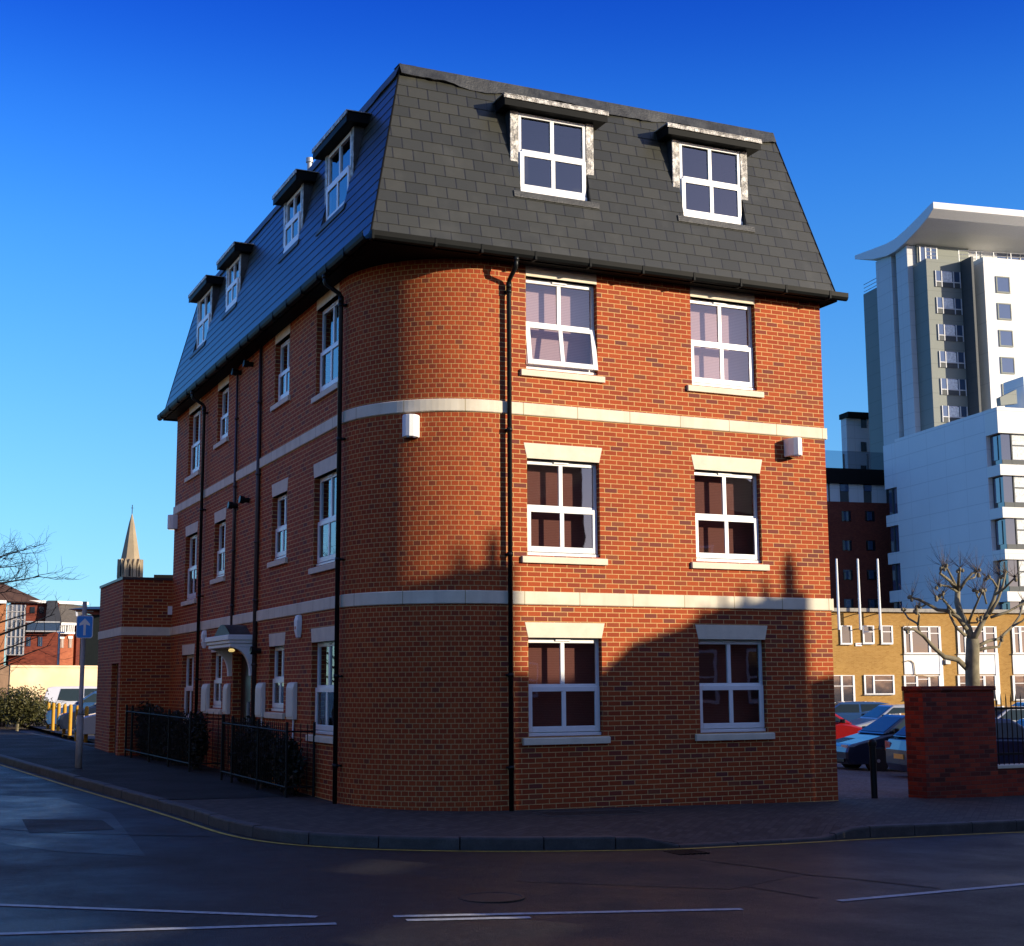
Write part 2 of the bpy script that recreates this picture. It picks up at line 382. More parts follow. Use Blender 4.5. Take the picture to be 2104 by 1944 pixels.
# pavement in two surfaces: small pavers round the corner and along the street, asphalt up the side road
front = [p for p in KI if p.y < 3.1]; back = [p for p in KI if p.y >= 3.1]
paving = inset_poly('pavement', [tuple(p) for p in front] + [(40, 0.3), (8.02, 0.3), (8.02, .4), (.4, 3.1)], 0, M['pavers'])
for v in paving.data.vertices: v.co.z -= kdrop(v.co.x, v.co.y)*cl((-2.2-v.co.y)/1.2, 0, 1)
inset_poly('footpath', [tuple(p) for p in back] + [(.4, 3.1), (.4, 17.5), (-1.18, 19), (-1.25, 22), (-1.6, 33), (-1.7, 36)], 0.0, M['path'])
mb = MB(); L = 0; last = KP[0]; ring = []; rings = []
def kerb_stones(path, seg=.92, width=.14):
    mb = MB(); i = 0; random.seed(3)
    while i < len(path)-1:
        j = i; L = 0; target = seg*random.uniform(.6, 1.15)
        while j < len(path)-1 and L < target: L += (path[j+1]-path[j]).length; j += 1
        jz = random.uniform(-.006, .006); g = .008; rings = []
        pts = [path[k].copy() for k in range(i, j+1)]
        pts[0] = pts[0]+(pts[1]-pts[0]).normalized()*g; pts[-1] = pts[-1]-(pts[-1]-pts[-2]).normalized()*g
        for k, p in enumerate(pts):
            t = (pts[min(k+1, len(pts)-1)]-pts[max(k-1, 0)]).normalized(); nrm = Vector((-t.y, t.x))
            zt = gz(p.x, p.y)-kdrop(p.x, p.y)+.006+jz
            prof = [(.0, -.22), (.0, -.025), (.008, -.006), (.03, 0), (width, 0), (width, -.22)]
            rings.append([(p.x+nrm.x*a, p.y+nrm.y*a, zt+b) for a, b in prof])
        mb.loft(rings); i = j
    return mb
tag(kerb_stones(KP).build('kerb', M['kerb']), kind='structure')
tag(kerb_stones([Vector(p) for p in [(-1.62, 33.0), (-1.45, 29), (-1.3, 25.5), (-1.22, 21.6), (-.6, 19.4)]], 1.0, .12).build('kerb', M['kerb']), kind='structure')
inset_poly('carpark', [(7.9, .35), (40, .35), (58, 58), (-.2, 58), (-.6, 20), (-1.0, 19.4), (8.0, 15.2)], -.02, M['carpark'])
def stripe(name, pts, wd, mat, zoff=RO+.006, taper=True):
    path = smooth_path(pts, .25); a = offset_path(path, wd/2); b = offset_path(path, -wd/2); mb = MB()
    for i in range(len(path)-1):
        q = [a[i], b[i], b[i+1], a[i+1]]
        mb.face([(p.x, p.y, gz(p.x, p.y)+zoff) for p in q])
    return tag(mb.build(name, mat), kind='structure')
def G2(px, py, off=RO): p = gnd(px, py, off); return (p.x, p.y)
for a, b in (((-60, 1858), (651, 1885)), ((-60, 1922), (691, 1899)), ((808, 1884), (1525, 1869)), ((835, 1892), (1090, 1886)), ((1724, 1852), (2250, 1804))):
    A, B = Vector(G2(*a)), Vector(G2(*b))
    stripe('road_marking', [tuple(A), tuple(A.lerp(B, .33)), tuple(A.lerp(B, .66)), tuple(B)], .10, M['line'])
stripe('yellow_line', [tuple(p) for p in offset_path(KP, -.17)][12::6], .07, M['yline'])
M['worn'] = asphalt('polished_asphalt', (.020, .020, .021), (.034, .033, .033), 1.3, .48)
inset_poly('road_patch', [G2(*p) for p in ((-60, 1632), (120, 1640), (230, 1672), (300, 1760), (120, 1750), (-60, 1725))], RO+.003, M['worn'])
inset_poly('road_patch', [G2(*p) for p in ((1080, 1775), (1440, 1768), (1640, 1800), (1500, 1828), (1060, 1812))], RO+.003, asphalt('brown_repair_asphalt', (.030, .020, .016), (.046, .031, .025), 1.0, .7))
inset_poly('road_patch', [G2(*p) for p in ((45, 1684), (210, 1686), (236, 1705), (60, 1713))], RO+.007, M['patch'])
stripe('road_crack', [G2(*p) for p in ((1440, 1768), (1580, 1785), (1660, 1798), (1750, 1806), (1930, 1826))], .05, M['patch'], RO+.005)
stripe('road_crack', [G2(*p) for p in ((1450, 1812), (1500, 1816), (1570, 1828), (1680, 1846))], .035, M['patch'], RO+.0045)
stripe('road_crack', [G2(*p) for p in ((0, 1704), (120, 1712), (280, 1716), (430, 1719))], .06, M['patch'], RO+.005)
lid = thing('cellar_hatch', 'flat dark metal cellar hatch with pale frame in the pavement by the wall', 'hatch', (3.0, -.75, gz(3, -.75)))
mb = MB(); hx = lambda a, b, c: (a, b, gz(a, b)+c)
for q in ((2.2, 3.9, -1.02, -.97), (2.2, 3.9, -.46, -.41), (2.2, 2.25, -.97, -.46), (3.85, 3.9, -.97, -.46)): mb.box(hx, *q, -.03, .008)
mb.build('frame', M['kerb'], lid)
MB().box(hx, 2.25, 3.85, -.97, -.46, -.03, .005).build('cover', M['patch'], lid)

# ------------------------------------------------------------------ the brick corner building
BX, BY, CR = 7.98, 15.0, 1.9          # street facade length, side facade length, corner radius
BLD = thing('brick_building', 'large red brick corner building with slate mansard roof and white windows', 'building', (0, 0, gz(0, 0)))
BLD_BASE = -.6
def wall_grid(mb, P, u0, u1, z0, z1, holes, rev=.24, m=0, mrev=None):
    us = sorted({u0, u1, *[h[0] for h in holes], *[h[1] for h in holes]}); zs = sorted({z0, z1, *[h[2] for h in holes], *[h[3] for h in holes]})
    for a, b in zip(us, us[1:]):
        for c, d in zip(zs, zs[1:]):
            if any(h[0] < (a+b)/2 < h[1] and h[2] < (c+d)/2 < h[3] for h in holes): continue
            mb.face([P(a, 0, c), P(b, 0, c), P(b, 0, d), P(a, 0, d)], [(a, c), (b, c), (b, d), (a, d)], m)
    for h in holes:
        a, b, c, d = h[:4]
        mb.face([P(a, 0, c), P(a, -rev, c), P(a, -rev, d), P(a, 0, d)], [(0.11, c), (.11+rev, c), (.11+rev, d), (.11, d)], m)
        mb.face([P(b, 0, c), P(b, -rev, c), P(b, -rev, d), P(b, 0, d)], [(0.11, c), (.11+rev, c), (.11+rev, d), (.11, d)], m)
        mb.face([P(a, 0, d), P(b, 0, d), P(b, -rev, d), P(a, -rev, d)], None, m)
        mb.face([P(a, 0, c), P(b, 0, c), P(b, -rev, c), P(a, -rev, c)], None, m)
ZL = (2.307, 5.043, 7.929)            # lintel undersides
ZS = (.835, 3.553, 6.447)             # sill tops on wide windows
ZSC = (1.155, 3.863, 6.782)           # sill tops on narrow windows
RW = [(2.369, 3.622), (5.366, 6.635)]
LW = [(2.085, 3.335, 0), (4.99, 5.99, 1), (9.665, 10.665, 1), (12.37, 13.62, 0)]
DOOR = (7.28, 8.72, -.05, 2.22)
holesR = [(a, b, ZS[k], ZL[k]) for a, b in RW for k in range(3)]
holesL = [(a, b, (ZSC if n else ZS)[k], ZL[k]) for a, b, n in LW for k in range(3)] + [DOOR]
mb = MB()
wall_grid(mb, Pr, CR, BX, BLD_BASE, 8.12, holesR); wall_grid(mb, Pl, CR, BY, BLD_BASE, 8.12, holesL)
mb.face([(BX, 0, BLD_BASE), (BX, BY, BLD_BASE), (BX, BY, 8.12), (BX, 0, 8.12)]); mb.face([(0, BY, BLD_BASE), (BX, BY, BLD_BASE), (BX, BY, 8.12), (0, BY, 8.12)])
mb.build('wall', M['brick'], BLD, fix=False)
def arc(r_off, t): # t 0 at the side facade, 1 at the street facade
    a = t*math.pi/2; r = CR+r_off; return (CR-r*math.cos(a), CR-r*math.sin(a))
mb = MB(); NA = 32
for i in range(NA):
    p, q = arc(0, i/NA), arc(0, (i+1)/NA); s0, s1 = i/NA*CR*math.pi/2, (i+1)/NA*CR*math.pi/2
    mb.face([(*p, BLD_BASE), (*q, BLD_BASE), (*q, 8.12), (*p, 8.12)], [(s0, BLD_BASE), (s1, BLD_BASE), (s1, 8.12), (s0, 8.12)])
mb.build('curved_wall', M['header'], BLD, smooth=True, fix=False)
# string courses that run along both facades and round the corner
def band(z0, z1, proj=.032):
    mb = MB(); path = []
    path.append((BY+.0, 'l'))
    pts = [((0, BY), (-1, 0), -(BY-CR)+CR-2.98), ((0, CR), (-1, 0), CR-2.98)]
    for i in range(1, NA): a = i/NA*math.pi/2; pts.append((arc(0, i/NA), (-math.cos(a), -math.sin(a)), CR-2.98+i/NA*2.98))
    pts += [((CR, 0), (0, -1), CR), ((BX, 0), (0, -1), BX)]
    prof = [(-.05, z0), (proj-.012, z0), (proj, z0+.012), (proj, z1-.012), (proj-.012, z1), (-.05, z1)]
    for (p, n, u), (q, n2, u2) in zip(pts, pts[1:]):
        for (o, z), (o2, z2) in zip(prof, prof[1:]):
            mb.face([(p[0]+n[0]*o, p[1]+n[1]*o, z), (q[0]+n2[0]*o, q[1]+n2[1]*o, z), (q[0]+n2[0]*o2, q[1]+n2[1]*o2, z2), (p[0]+n[0]*o2, p[1]+n[1]*o2, z2)], [(u, z), (u2, z), (u2, z2), (u, z2)])
    mb.box(Pw, BX, BX+proj, -proj, .22, z0, z1)               # returns round the two far corners
    mb.box(Pw, -proj, .2, BY, BY+proj, z0, z1)
    return mb.build('string_course', M['band'], BLD, fix=True)
band(2.801, 3.0); band(5.708, 5.9)
core = MB().box(Pw, 1.3, BX-.4, 1.3, BY-.4, -.5, 8.0).build('interior_core', M['dark_in'], BLD)
mb = MB()
for z in (0.0, 2.62, 5.42, 8.02): mb.box(Pw, .03 if False else .26, BX-.26, 2.2, BY-.26, z, z+.1)
for z in (0.0, 2.62, 5.42, 8.02): mb.box(Pw, 2.2, BX-.26, .26, 2.19, z, z+.1)
mb.build('floor_slab', M['dark_in'], BLD)

def window(P, a, b, z0, z1, parent, tilt=0, blind=None, fo=-.1, sill=True, lint=None, split=.505, curtain=False):
    """Casement made to look like a sash: outer frame, fixed upper light, heavier lower sash."""
    zs = z0+(z1-z0)*split; mid = (a+b)/2
    mb = MB()
    fw_ = .048
    mb.box(P, a, a+fw_, fo-.05, fo, z0+.05, z1); mb.box(P, b-fw_, b, fo-.05, fo, z0+.05, z1)
    mb.box(P, a+fw_, b-fw_, fo-.05, fo, z1-.075, z1); mb.box(P, a+fw_, b-fw_, fo-.05, fo, z0+.05, z0+.1)
    mb.box(P, a-.0, b+.0, fo-.05, fo+.045, z0+.002, z0+.05)                # frame cill
    mb.box(P, a+fw_, b-fw_, fo-.05, fo-.002, zs-.02, zs+.035)              # transom
    mb.box(P, mid-.034, mid+.034, fo-.045, fo-.004, zs+.035, z1-.075)      # upper bar
    mb.box(P, mid-.13, mid+.13, fo, fo+.022, z1-.05, z1-.022)              # trickle vent
    W = mb.build('window', M['upvc'], parent, bevel=.006)
    # upper panes (one object, two lights)
    mb = MB()
    for x0, x1 in ((a+fw_, mid-.034), (mid+.034, b-fw_)):
        mb.face([P(x0, fo-.028, zs+.035), P(x1, fo-.028, zs+.035), P(x1, fo-.028, z1-.075), P(x0, fo-.028, z1-.075)])
    mb.build('pane', M['glass'], W)
    # lower sash, hinged at its head
    top, bot = zs-.004, z0+.062; ct, st = math.cos(tilt), math.sin(tilt)
    def Q(u, o, z):
        do, dz = o-fo, z-top
        return P(u, fo+do*ct-dz*st, top+dz*ct+do*st)
    a2, b2 = a+.012, b-.012; s_ = .082
    mb = MB()
    mb.box(Q, a2, a2+s_, fo+.002, fo+.034, bot, top); mb.box(Q, b2-s_, b2, fo+.002, fo+.034, bot, top)
    mb.box(Q, a2+s_, b2-s_, fo+.002, fo+.034, top-.075, top); mb.box(Q, a2+s_, b2-s_, fo+.002, fo+.034, bot, bot+.085)
    mb.box(Q, mid-.036, mid+.036, fo+.004, fo+.031, bot+.085, top-.075)
    sash = mb.build('sash', M['upvc'], W, bevel=.006)
    mb = MB()
    for x0, x1 in ((a2+s_, mid-.036), (mid+.036, b2-s_)):
        mb.face([Q(x0, fo+.015, bot+.085), Q(x1, fo+.015, bot+.085), Q(x1, fo+.015, top-.075), Q(x0, fo+.015, top-.075)])
    mb.build('pane', M['glass'], W)
    if blind:
        mb = MB(); bo = fo-.24
        mb.face([P(a-.35, bo, z0-.1), P(b+.35, bo, z0-.1), P(b+.35, bo, z1-.02), P(a-.35, bo, z1-.02)]); mb.build('blind', M[blind], W)
    if sill:
        e = .105; mb = MB()
        for pts in [[(-.1, z0-.12), (.052, z0-.12), (.052, z0-.03), (.045, z0-.022), (-.1, z0)]]:
            n = len(mb.v)
            mb.prism(lambda u, o, c: P(u, o, c), [], 0, 0) if False else None
            ringa = [P(a-e, o, z) for o, z in pts]; ringb = [P(b+e, o, z) for o, z in pts]
            mb.loft([ringa, ringb])
        mb.build('sill', M['stone'], W, bevel=.006)
    if lint:
        zt, fl = lint; mb = MB()
        mb.loft([[P(a-fl if z == zt else a, o, z) for o, z in ((-.11, z1), (.005, z1), (.005, zt), (-.11, zt))], [P(b+fl if z == zt else b, o, z) for o, z in ((-.11, z1), (.005, z1), (.005, zt), (-.11, zt))]])
        mb.build('lintel', M['stone'], W, bevel=.004)
    return W
LT = (2.537, 5.282, 8.115)
for i, (a, b) in enumerate(RW):
    for k in range(3):
        window(Pr, a, b, ZS[k], ZL[k], BLD, tilt=R(9) if (i, k) == (0, 2) else 0, blind='pblind' if k == 2 else 'blind', lint=(LT[k], .055 if k < 2 else .0))
for i, (a, b, nar) in enumerate(LW):
    for k in range(3):
        window(Pl, a, b, (ZSC if nar else ZS)[k], ZL[k], BLD, lint=(LT[k], .05 if k < 2 else 0.0))

# ---- eaves: soffit, fascia, gutter
SLOPE = .233; EZ = 8.2; OV = .28; RXR = 8.12; RYE = 15.34; TOPZ = 11.25
oS = lambda z: OV-(z-EZ)*SLOPE
mb = MB()
mb.face([(-.30, -.30, 8.1), (RXR+.04, -.30, 8.1), (RXR+.04, .06, 8.1), (CR, .06, 8.1), (CR, CR, 8.1), (.06, CR, 8.1), (.06, RYE, 8.1), (-.30, RYE, 8.1)])
mb.box(Pr, -.28, RXR+.02, .262, .285, 8.07, 8.215); mb.box(Pl, -.262, RYE, .262, .285, 8.07, 8.215)
mb.box(Pl, -.26, 1.0, -RXR, -RXR-.02, 8.07, 8.215) if False else None
mb.box(Pw, RXR, RXR+.022, -.26, BY, 8.07, 8.215); mb.box(Pw, -.26, RXR, RYE-.02, RYE+.002, 8.071, 8.214)
mb.build('eaves', M['soffit'], BLD, fix=False)
def gutter(P, u0, u1):
    mb = MB(); prof = [(.29, 8.20), (.29, 8.13), (.315, 8.085), (.355, 8.075), (.395, 8.09), (.415, 8.13), (.418, 8.205), (.408, 8.205), (.40, 8.14), (.36, 8.095), (.32, 8.10), (.30, 8.14), (.30, 8.20)]
    mb.loft([[P(u0, o, z) for o, z in prof], [P(u1, o, z) for o, z in prof]])
    return mb
gut = gutter(Pr, -.30, RXR+.16); gut.build('gutter', M['gutter'], BLD)
gut = gutter(Pl, -.30, RYE+.1); gut.build('gutter', M['gutter'], BLD)
def brackets(P, us):
    for u in us: MB().box(P, u-.022, u+.022, .286, .424, 8.066, 8.209).build('gutter_bracket', M['gutter'], BLD, bevel=.01)
brackets(Pr, [-.29, .7, 1.45, 2.35, 3.3, 4.25, 5.2, 6.1, 7.0, 7.9]); brackets(Pl, [.6, 1.5, 2.0, 2.9, 3.8, 4.7, 5.6, 6.5, 7.1, 8.2, 9.1, 10.1, 11.0, 12.0, 13.0, 14.0, 15.0])
def drain(P, u, parent=BLD, r=.036):
    mb = MB()
    mb.tube([P(u, .355, 8.09), P(u, .355, 7.98), P(u, .345, 7.94), P(u, .11, 7.80), P(u, .085, 7.75), P(u, .085, -.45)], r, 10)
    for z in (7.62, 5.45, 3.55, 1.75, .4): mb.tube([P(u, .085, z-.03), P(u, .085, z+.03)], r+.009, 10); mb.box(P, u-.05, u+.05, 0, .06, z-.015, z+.015)
    mb.tube([P(u, .355, 8.03), P(u, .355, 8.09)], r+.012, 10); mb.tube([P(u, .085, 7.66), P(u, .085, 7.76)], r+.009, 10)
    return mb.build('downpipe', M['black'], parent, smooth=True)
drain(Pr, 2.04); drain(Pl, 1.72); drain(Pl, 11.62)
for v, zb, r in ((8.76, 2.62, .022), (6.91, .0, .030)):
    mb = MB(); mb.tube([Pl(v, .04, zb), Pl(v, .04, 5.0), Pl(v, .04, 8.08)], [r*1.5, r*1.5, r], 8)
    for z in (7.0, 5.6, 4.3, 3.2, 2.0): 
        if z > zb: mb.tube([Pl(v, .04, z-.02), Pl(v, .04, z+.02)], r*2, 8)
    mb.build('vent_pipe', M['pipe_grey'], BLD, smooth=True)
for v, z in ((8.68, 5.2), (7.74, 5.2), (8.62, 7.93), (7.66, 7.9), (6.62, 2.25)):
    mb = MB(); mb.tube([Pl(v, 0, z), Pl(v, .10, z)], .05, 12); mb.tube([Pl(v, .10, z), Pl(v, .19, z+.01)], .075, 12); mb.build('flue', M['black'], BLD, smooth=False)

# ---- mansard roof
DOR_R = [(2.905, 1.20, 9.28, 1.82), (5.89, 1.20, 9.28, 1.82)]
DOR_L = [(2.5, 1.25, 9.33, 1.87), (5.27, 1.0, 9.59, 1.55), (9.92, 1.0, 9.59, 1.57), (12.73, 1.25, 9.35, 1.85)]
ZM = 9.83; ZD = 10.66
def slope(P, u_lo, u_hi, dormers, in_lo=True, in_hi=True):
    mb = MB(); NC = 15; h = .19; zt = EZ+NC*h
    zs = {EZ+i*h for i in range(NC+1)} | {ZM, ZD} | {d[2] for d in dormers}
    zs = sorted(z for z in zs if z <= zt+1e-6)
    lo = lambda z: u_lo+(z-EZ)*SLOPE if in_lo else u_lo
    hi = lambda z: u_hi-(z-EZ)*SLOPE if in_hi else u_hi
    def proud(z, course): return .009*(1-(z-(EZ+course*h))/h)
    for z0, z1 in zip(zs, zs[1:]):
        if z1-z0 < 1e-4: continue
        zm = (z0+z1)/2; c = int((zm-EZ)/h+1e-6)
        hol = []
        for cc, wd, zb, wr in dormers:
            if zb < zm < ZM: hol.append((cc-wd/2-.02, cc+wd/2+.02))
            elif ZM < zm < ZD: hol.append((cc-wd/2-.15, cc+wd/2+.15))
        edges = [None]+[x for hh in sorted(hol) for x in hh]+[None]
        for k in range(0, len(edges), 2):
            a0, a1 = (lo(z0), lo(z1)) if edges[k] is None else (edges[k],)*2
            b0, b1 = (hi(z0), hi(z1)) if edges[k+1] is None else (edges[k+1],)*2
            o0, o1 = oS(z0)+proud(z0, c), oS(z1)+proud(z1, c)
            vv = lambda z: (z-EZ)/h*.19
            mb.face([P(a0, o0, z0), P(b0, o0, z0), P(b1, o1, z1), P(a1, o1, z1)], [(a0, vv(z0)+1e-3), (b0, vv(z0)+1e-3), (b1, vv(z1)-1e-3), (a1, vv(z1)-1e-3)])
            if abs((z0-EZ)/h-round((z0-EZ)/h)) < 1e-3:
                mb.face([P(a0, o0, z0), P(b0, o0, z0), P(b0, oS(z0)-.01, z0), P(a0, oS(z0)-.01, z0)])
    return mb
ROOF = slope(Pr, -OV, RXR, DOR_R).build('roof', M['slate'], BLD, fix=False)
slope(Pl, -OV, RYE, DOR_L).build('roof', M['slate'], BLD, fix=False)
it = (TOPZ-EZ)*SLOPE; mb = MB()
mb.face([(RXR, -OV, EZ), (RXR, RYE, EZ), (RXR-it, RYE-it, TOPZ-.05), (RXR-it, -OV+it, TOPZ-.05)])
mb.face([(-OV, RYE, EZ), (RXR, RYE, EZ), (RXR-it, RYE-it, TOPZ-.05), (-OV+it, RYE-it, TOPZ-.05)])
mb.build('roof', M['slate'], BLD, fix=False)
MB().box(Pw, -OV+it+.06, RXR-it-.06, -OV+it+.06, RYE-it-.06, TOPZ-.3, TOPZ-.02).build('flat_roof', M['lead'], BLD)
def top_flash(P, u0, u1, wav):
    mb = MB(); n = int((u1-u0)/.09); random.seed(5)
    def zl(u): return 11.03+wav*(.028*math.sin(u*2.6)+.016*math.sin(u*5.9+1)+random.uniform(-.01, .01))
    def ob(u): return .03+wav*(.02+.025*math.sin(u*2.1+.6)+.012*math.sin(u*7))
    for i in range(n):
        a, b = u0+(u1-u0)*i/n, u0+(u1-u0)*(i+1)/n
        la = max(a, u0+(11.0-TOPZ)*0)
        if i == 0: za, oa = zl(a), ob(a)
        zb, ob_ = zl(b), ob(b)
        mb.face([P(a, oS(za)+oa, za), P(b, oS(zb)+ob_, zb), P(b, oS(TOPZ)+.012, TOPZ), P(a, oS(TOPZ)+.012, TOPZ)])
        mb.face([P(a, oS(za)+oa, za), P(b, oS(zb)+ob_, zb), P(b, oS(zb), zb+.004), P(a, oS(za), za+.004)])
        mb.face([P(a, oS(TOPZ)+.012, TOPZ), P(b, oS(TOPZ)+.012, TOPZ), P(b, oS(TOPZ)-.25, TOPZ+.005), P(a, oS(TOPZ)-.25, TOPZ+.005)])
        za, oa = zb, ob_
    return mb.build('roof_flashing', M['lead'], BLD, fix=False)
top_flash(Pr, -OV+it-.03, RXR-it+.03, 1.0); top_flash(Pl, -OV+it-.01, RYE-it+.03, .25)
mb = MB()
for p, q in (((-OV, -OV), (-OV+it, -OV+it)), ((RXR, -OV), (RXR-it, -OV+it)), ((-OV, RYE), (-OV+it, RYE-it))):
    MB().tube([(*p, EZ+.0), (*q, TOPZ)], .016, 6).build('hip_seam', M['soffit'], BLD)
mb = MB(); d = ray(636, 341); t = (.9-CAM.x)/d.x; q = CAM+d*t
mb.lathe((q.x, q.y, TOPZ-.1), [(.05, 0), (.05, q.z-TOPZ+.16), (.075, q.z-TOPZ+.17), (.075, q.z-TOPZ+.26)], 12); mb.build('roof_flue', M['steel'], BLD)
def dormer(P, c, wd, zb, wr):
    mb = MB(); fo = -.1
    h1, h2 = wd/2+.02, wd/2+.15
    for s in (-1, 1):
        u = c+s*h2
        mb.face([P(u, fo, ZM-.02), P(u, fo, ZD+.01), P(u, oS(ZD)-.02, ZD+.01)])
        u = c+s*h1
        mb.face([P(u, oS(zb), zb), P(u, fo-.03, zb), P(u, fo-.03, ZM+.02)])
    mb.face([P(c-h1, oS(zb)+.01, zb), P(c+h1, oS(zb)+.01, zb), P(c+h1, fo-.06, zb+.01), P(c-h1, fo-.06, zb+.01)])
    D = mb.build('dormer', M['lead'], BLD, fix=False)
    mb = MB(); ob, of = oS(ZD+.2)-.03, .07
    mb.box(P, c-wr/2, c+wr/2, ob, of, ZD, ZD+.165)
    mb.box(P, c-wr/2-.012, c+wr/2+.012, of, of+.016, ZD-.01, ZD+.10)
    mb.build('dormer_roof', M['gutter'], D, bevel=.006)
    mb = MB(); mb.box(P, c-wr/2-.03, c+wr/2+.03, ob-.05, of+.03, ZD+.166, ZD+.185); mb.box(P, c-wr/2-.03, c+wr/2+.03, of+.008, of+.032, ZD+.105, ZD+.166)
    mb.build('dormer_capping', M['flash'], D, bevel=.008)
    for s in (-1, 1):
        a, b = sorted((c+s*(wd/2+.005), c+s*(h2-.004))); MB().box(P, a, b, fo-.02, fo+.012+.004*s, ZM-.06, ZD-.002).build('lead_flashing', M['flash'], D, bevel=.01)
    mb = MB(); mb.box(lambda u, o, z: P(u, oS(z)+o, z), c-h1-.14, c+h1+.14, .005, .028, zb-.11, zb+.002); mb.build('apron_flashing', M['lead'], D, bevel=.008)
    # frame, sash, panes
    a, b, z0, z1, mid = c-wd/2, c+wd/2, zb+.055, ZD-.02, c; zs = z0+(z1-z0)*.5
    mb = MB()
    for x0, x1, q0, q1, o0, o1 in ((a, a+.05, z0, z1, -.05, 0), (b-.05, b, z0, z1, -.05, 0), (a+.05, b-.05, z1-.06, z1, -.05, 0), (a, b, z0-.04, z0+.045, -.05, .045), (a+.05, b-.05, zs-.03, zs+.04, -.05, .03), (mid-.034, mid+.034, zs+.04, z1-.06, -.045, -.004),
                                   (a+.012, a+.085, z0+.045, zs, .002, .034), (b-.085, b-.012, z0+.045, zs, .002, .034), (a+.085, b-.085, z0+.045, z0+.115, .002, .034), (a+.085, b-.085, zs-.07, zs-.031, .002, .034), (mid-.036, mid+.036, z0+.115, zs-.07, .004, .03)):
        mb.box(P, x0, x1, fo+o0, fo+o1, q0, q1)
    mb.build('window_frame', M['upvc'], D, bevel=.005)
    for rows, oo in (((zs+.04, z1-.06, a+.05, b-.05, .034), -.03), ((z0+.115, zs-.07, a+.085, b-.085, .036), .014)):
        q0, q1, x0, x1, g = rows; mb = MB()
        for s0, s1 in ((x0, mid-g), (mid+g, x1)): mb.face([P(s0, fo+oo, q0), P(s1, fo+oo, q0), P(s1, fo+oo, q1), P(s0, fo+oo, q1)])
        mb.build('pane', M['glass'], D)
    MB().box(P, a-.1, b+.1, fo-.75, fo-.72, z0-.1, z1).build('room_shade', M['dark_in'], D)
for d in DOR_R: dormer(Pr, *d)
for d in DOR_L: dormer(Pl, *d)
MB().box(Pw, 1.6, RXR-1.7, 1.6, RYE-1.7, 8.2, TOPZ-.35).build('interior_core', M['dark_in'], BLD)

# ---- things fixed on the walls
def bulkhead(c, n, w_, h, d):           # flood-light with a rounded front
    c = Vector(c); n = Vector((*n, 0)).normalized(); t = Vector((-n.y, n.x, 0)); mb = MB(); ring = []
    prof = [(-.5, 0), (-.5, .45), (-.36, .8), (-.12, .98), (.12, 1), (.36, .85), (.5, .5), (.5, 0)]
    mb.loft([[c+t*(a*w_)+n*(b*d)+Vector((0, 0, z)) for a, b in prof] for z in (-h/2, h/2)])
    o = mb.build('wall_lamp', M['white'], BLD, bevel=.012)
    MB().loft([[c+t*(a*w_*.8)+n*(b*d*.9)+Vector((0, 0, z)) for a, b in prof] for z in (-h/2-.012, -h/2-.001)]).build('lens', M['dglass'], o); return o
ang = math.atan2(1.9-.12, 1.9-.37)
bulkhead((*arc(0, ang/(math.pi/2)), 5.48), (-math.cos(ang), -math.sin(ang)), .25, .34, .2)
bulkhead((7.24, 0, 5.5), (0, -1), .22, .30, .30); bulkhead((0, 14.72, 5.50), (-1, 0), .25, .34, .22)
for v, z in ((4.03, 2.60), (11.25, 2.60)):
    mb = MB(); prof = [(0, -.19, .55), (0, .19, .8), ]
    rings = []
    for z_, wf, df in ((-.19, .55, .7), (-.06, .85, 1), (.1, 1, 1), (.19, .8, .75)):
        rings.append([Pl(v-.12*wf, 0, z+z_), Pl(v-.10*wf, .085*df, z+z_), Pl(v+.10*wf, .085*df, z+z_), Pl(v+.12*wf, 0, z+z_)])
    o = mb.loft(rings).build('alarm_box', M['white'], BLD, bevel=.012)
    MB().box(Pl, v-.04, v+.04, .08, .089, z-.05, z+.0).build('emblem', plain('faded_red_print', (.55, .22, .16), .5), o)
for v0, v1, z0, z1, cond in ((10.70, 11.18, 1.04, 1.66, 0), (8.86, 9.2, 1.05, 1.66, 0), (6.19, 6.63, 1.04, 1.67, 1), (4.12, 4.55, 1.04, 1.67, 1)):
    mb = MB(); ra = [[Pl(v, o, z) for o, z in ((0, z0), (.075, z0), (.085, z1-.1), (.06, z1-.02), (0, z1))] for v in (v0, v1)]
    o = mb.loft(ra).build('meter_box', M['meter'], BLD, bevel=.012)
    mb = MB(); mb.box(Pl, v0+.03, v1-.03, .078, .092, z0+.04, z1-.12); mb.build('meter_door', M['meter'], o, bevel=.006)
    if cond: MB().tube([Pl(v0+.13, .03, z0), Pl(v0+.13, .03, -.1)], .018, 8).build('conduit', M['white'], o)
MB().box(Pl, 6.95-.30, 6.95-.12, 0, .03, 1.25, 1.62).build('entry_panel', M['steel'], BLD, bevel=.004)
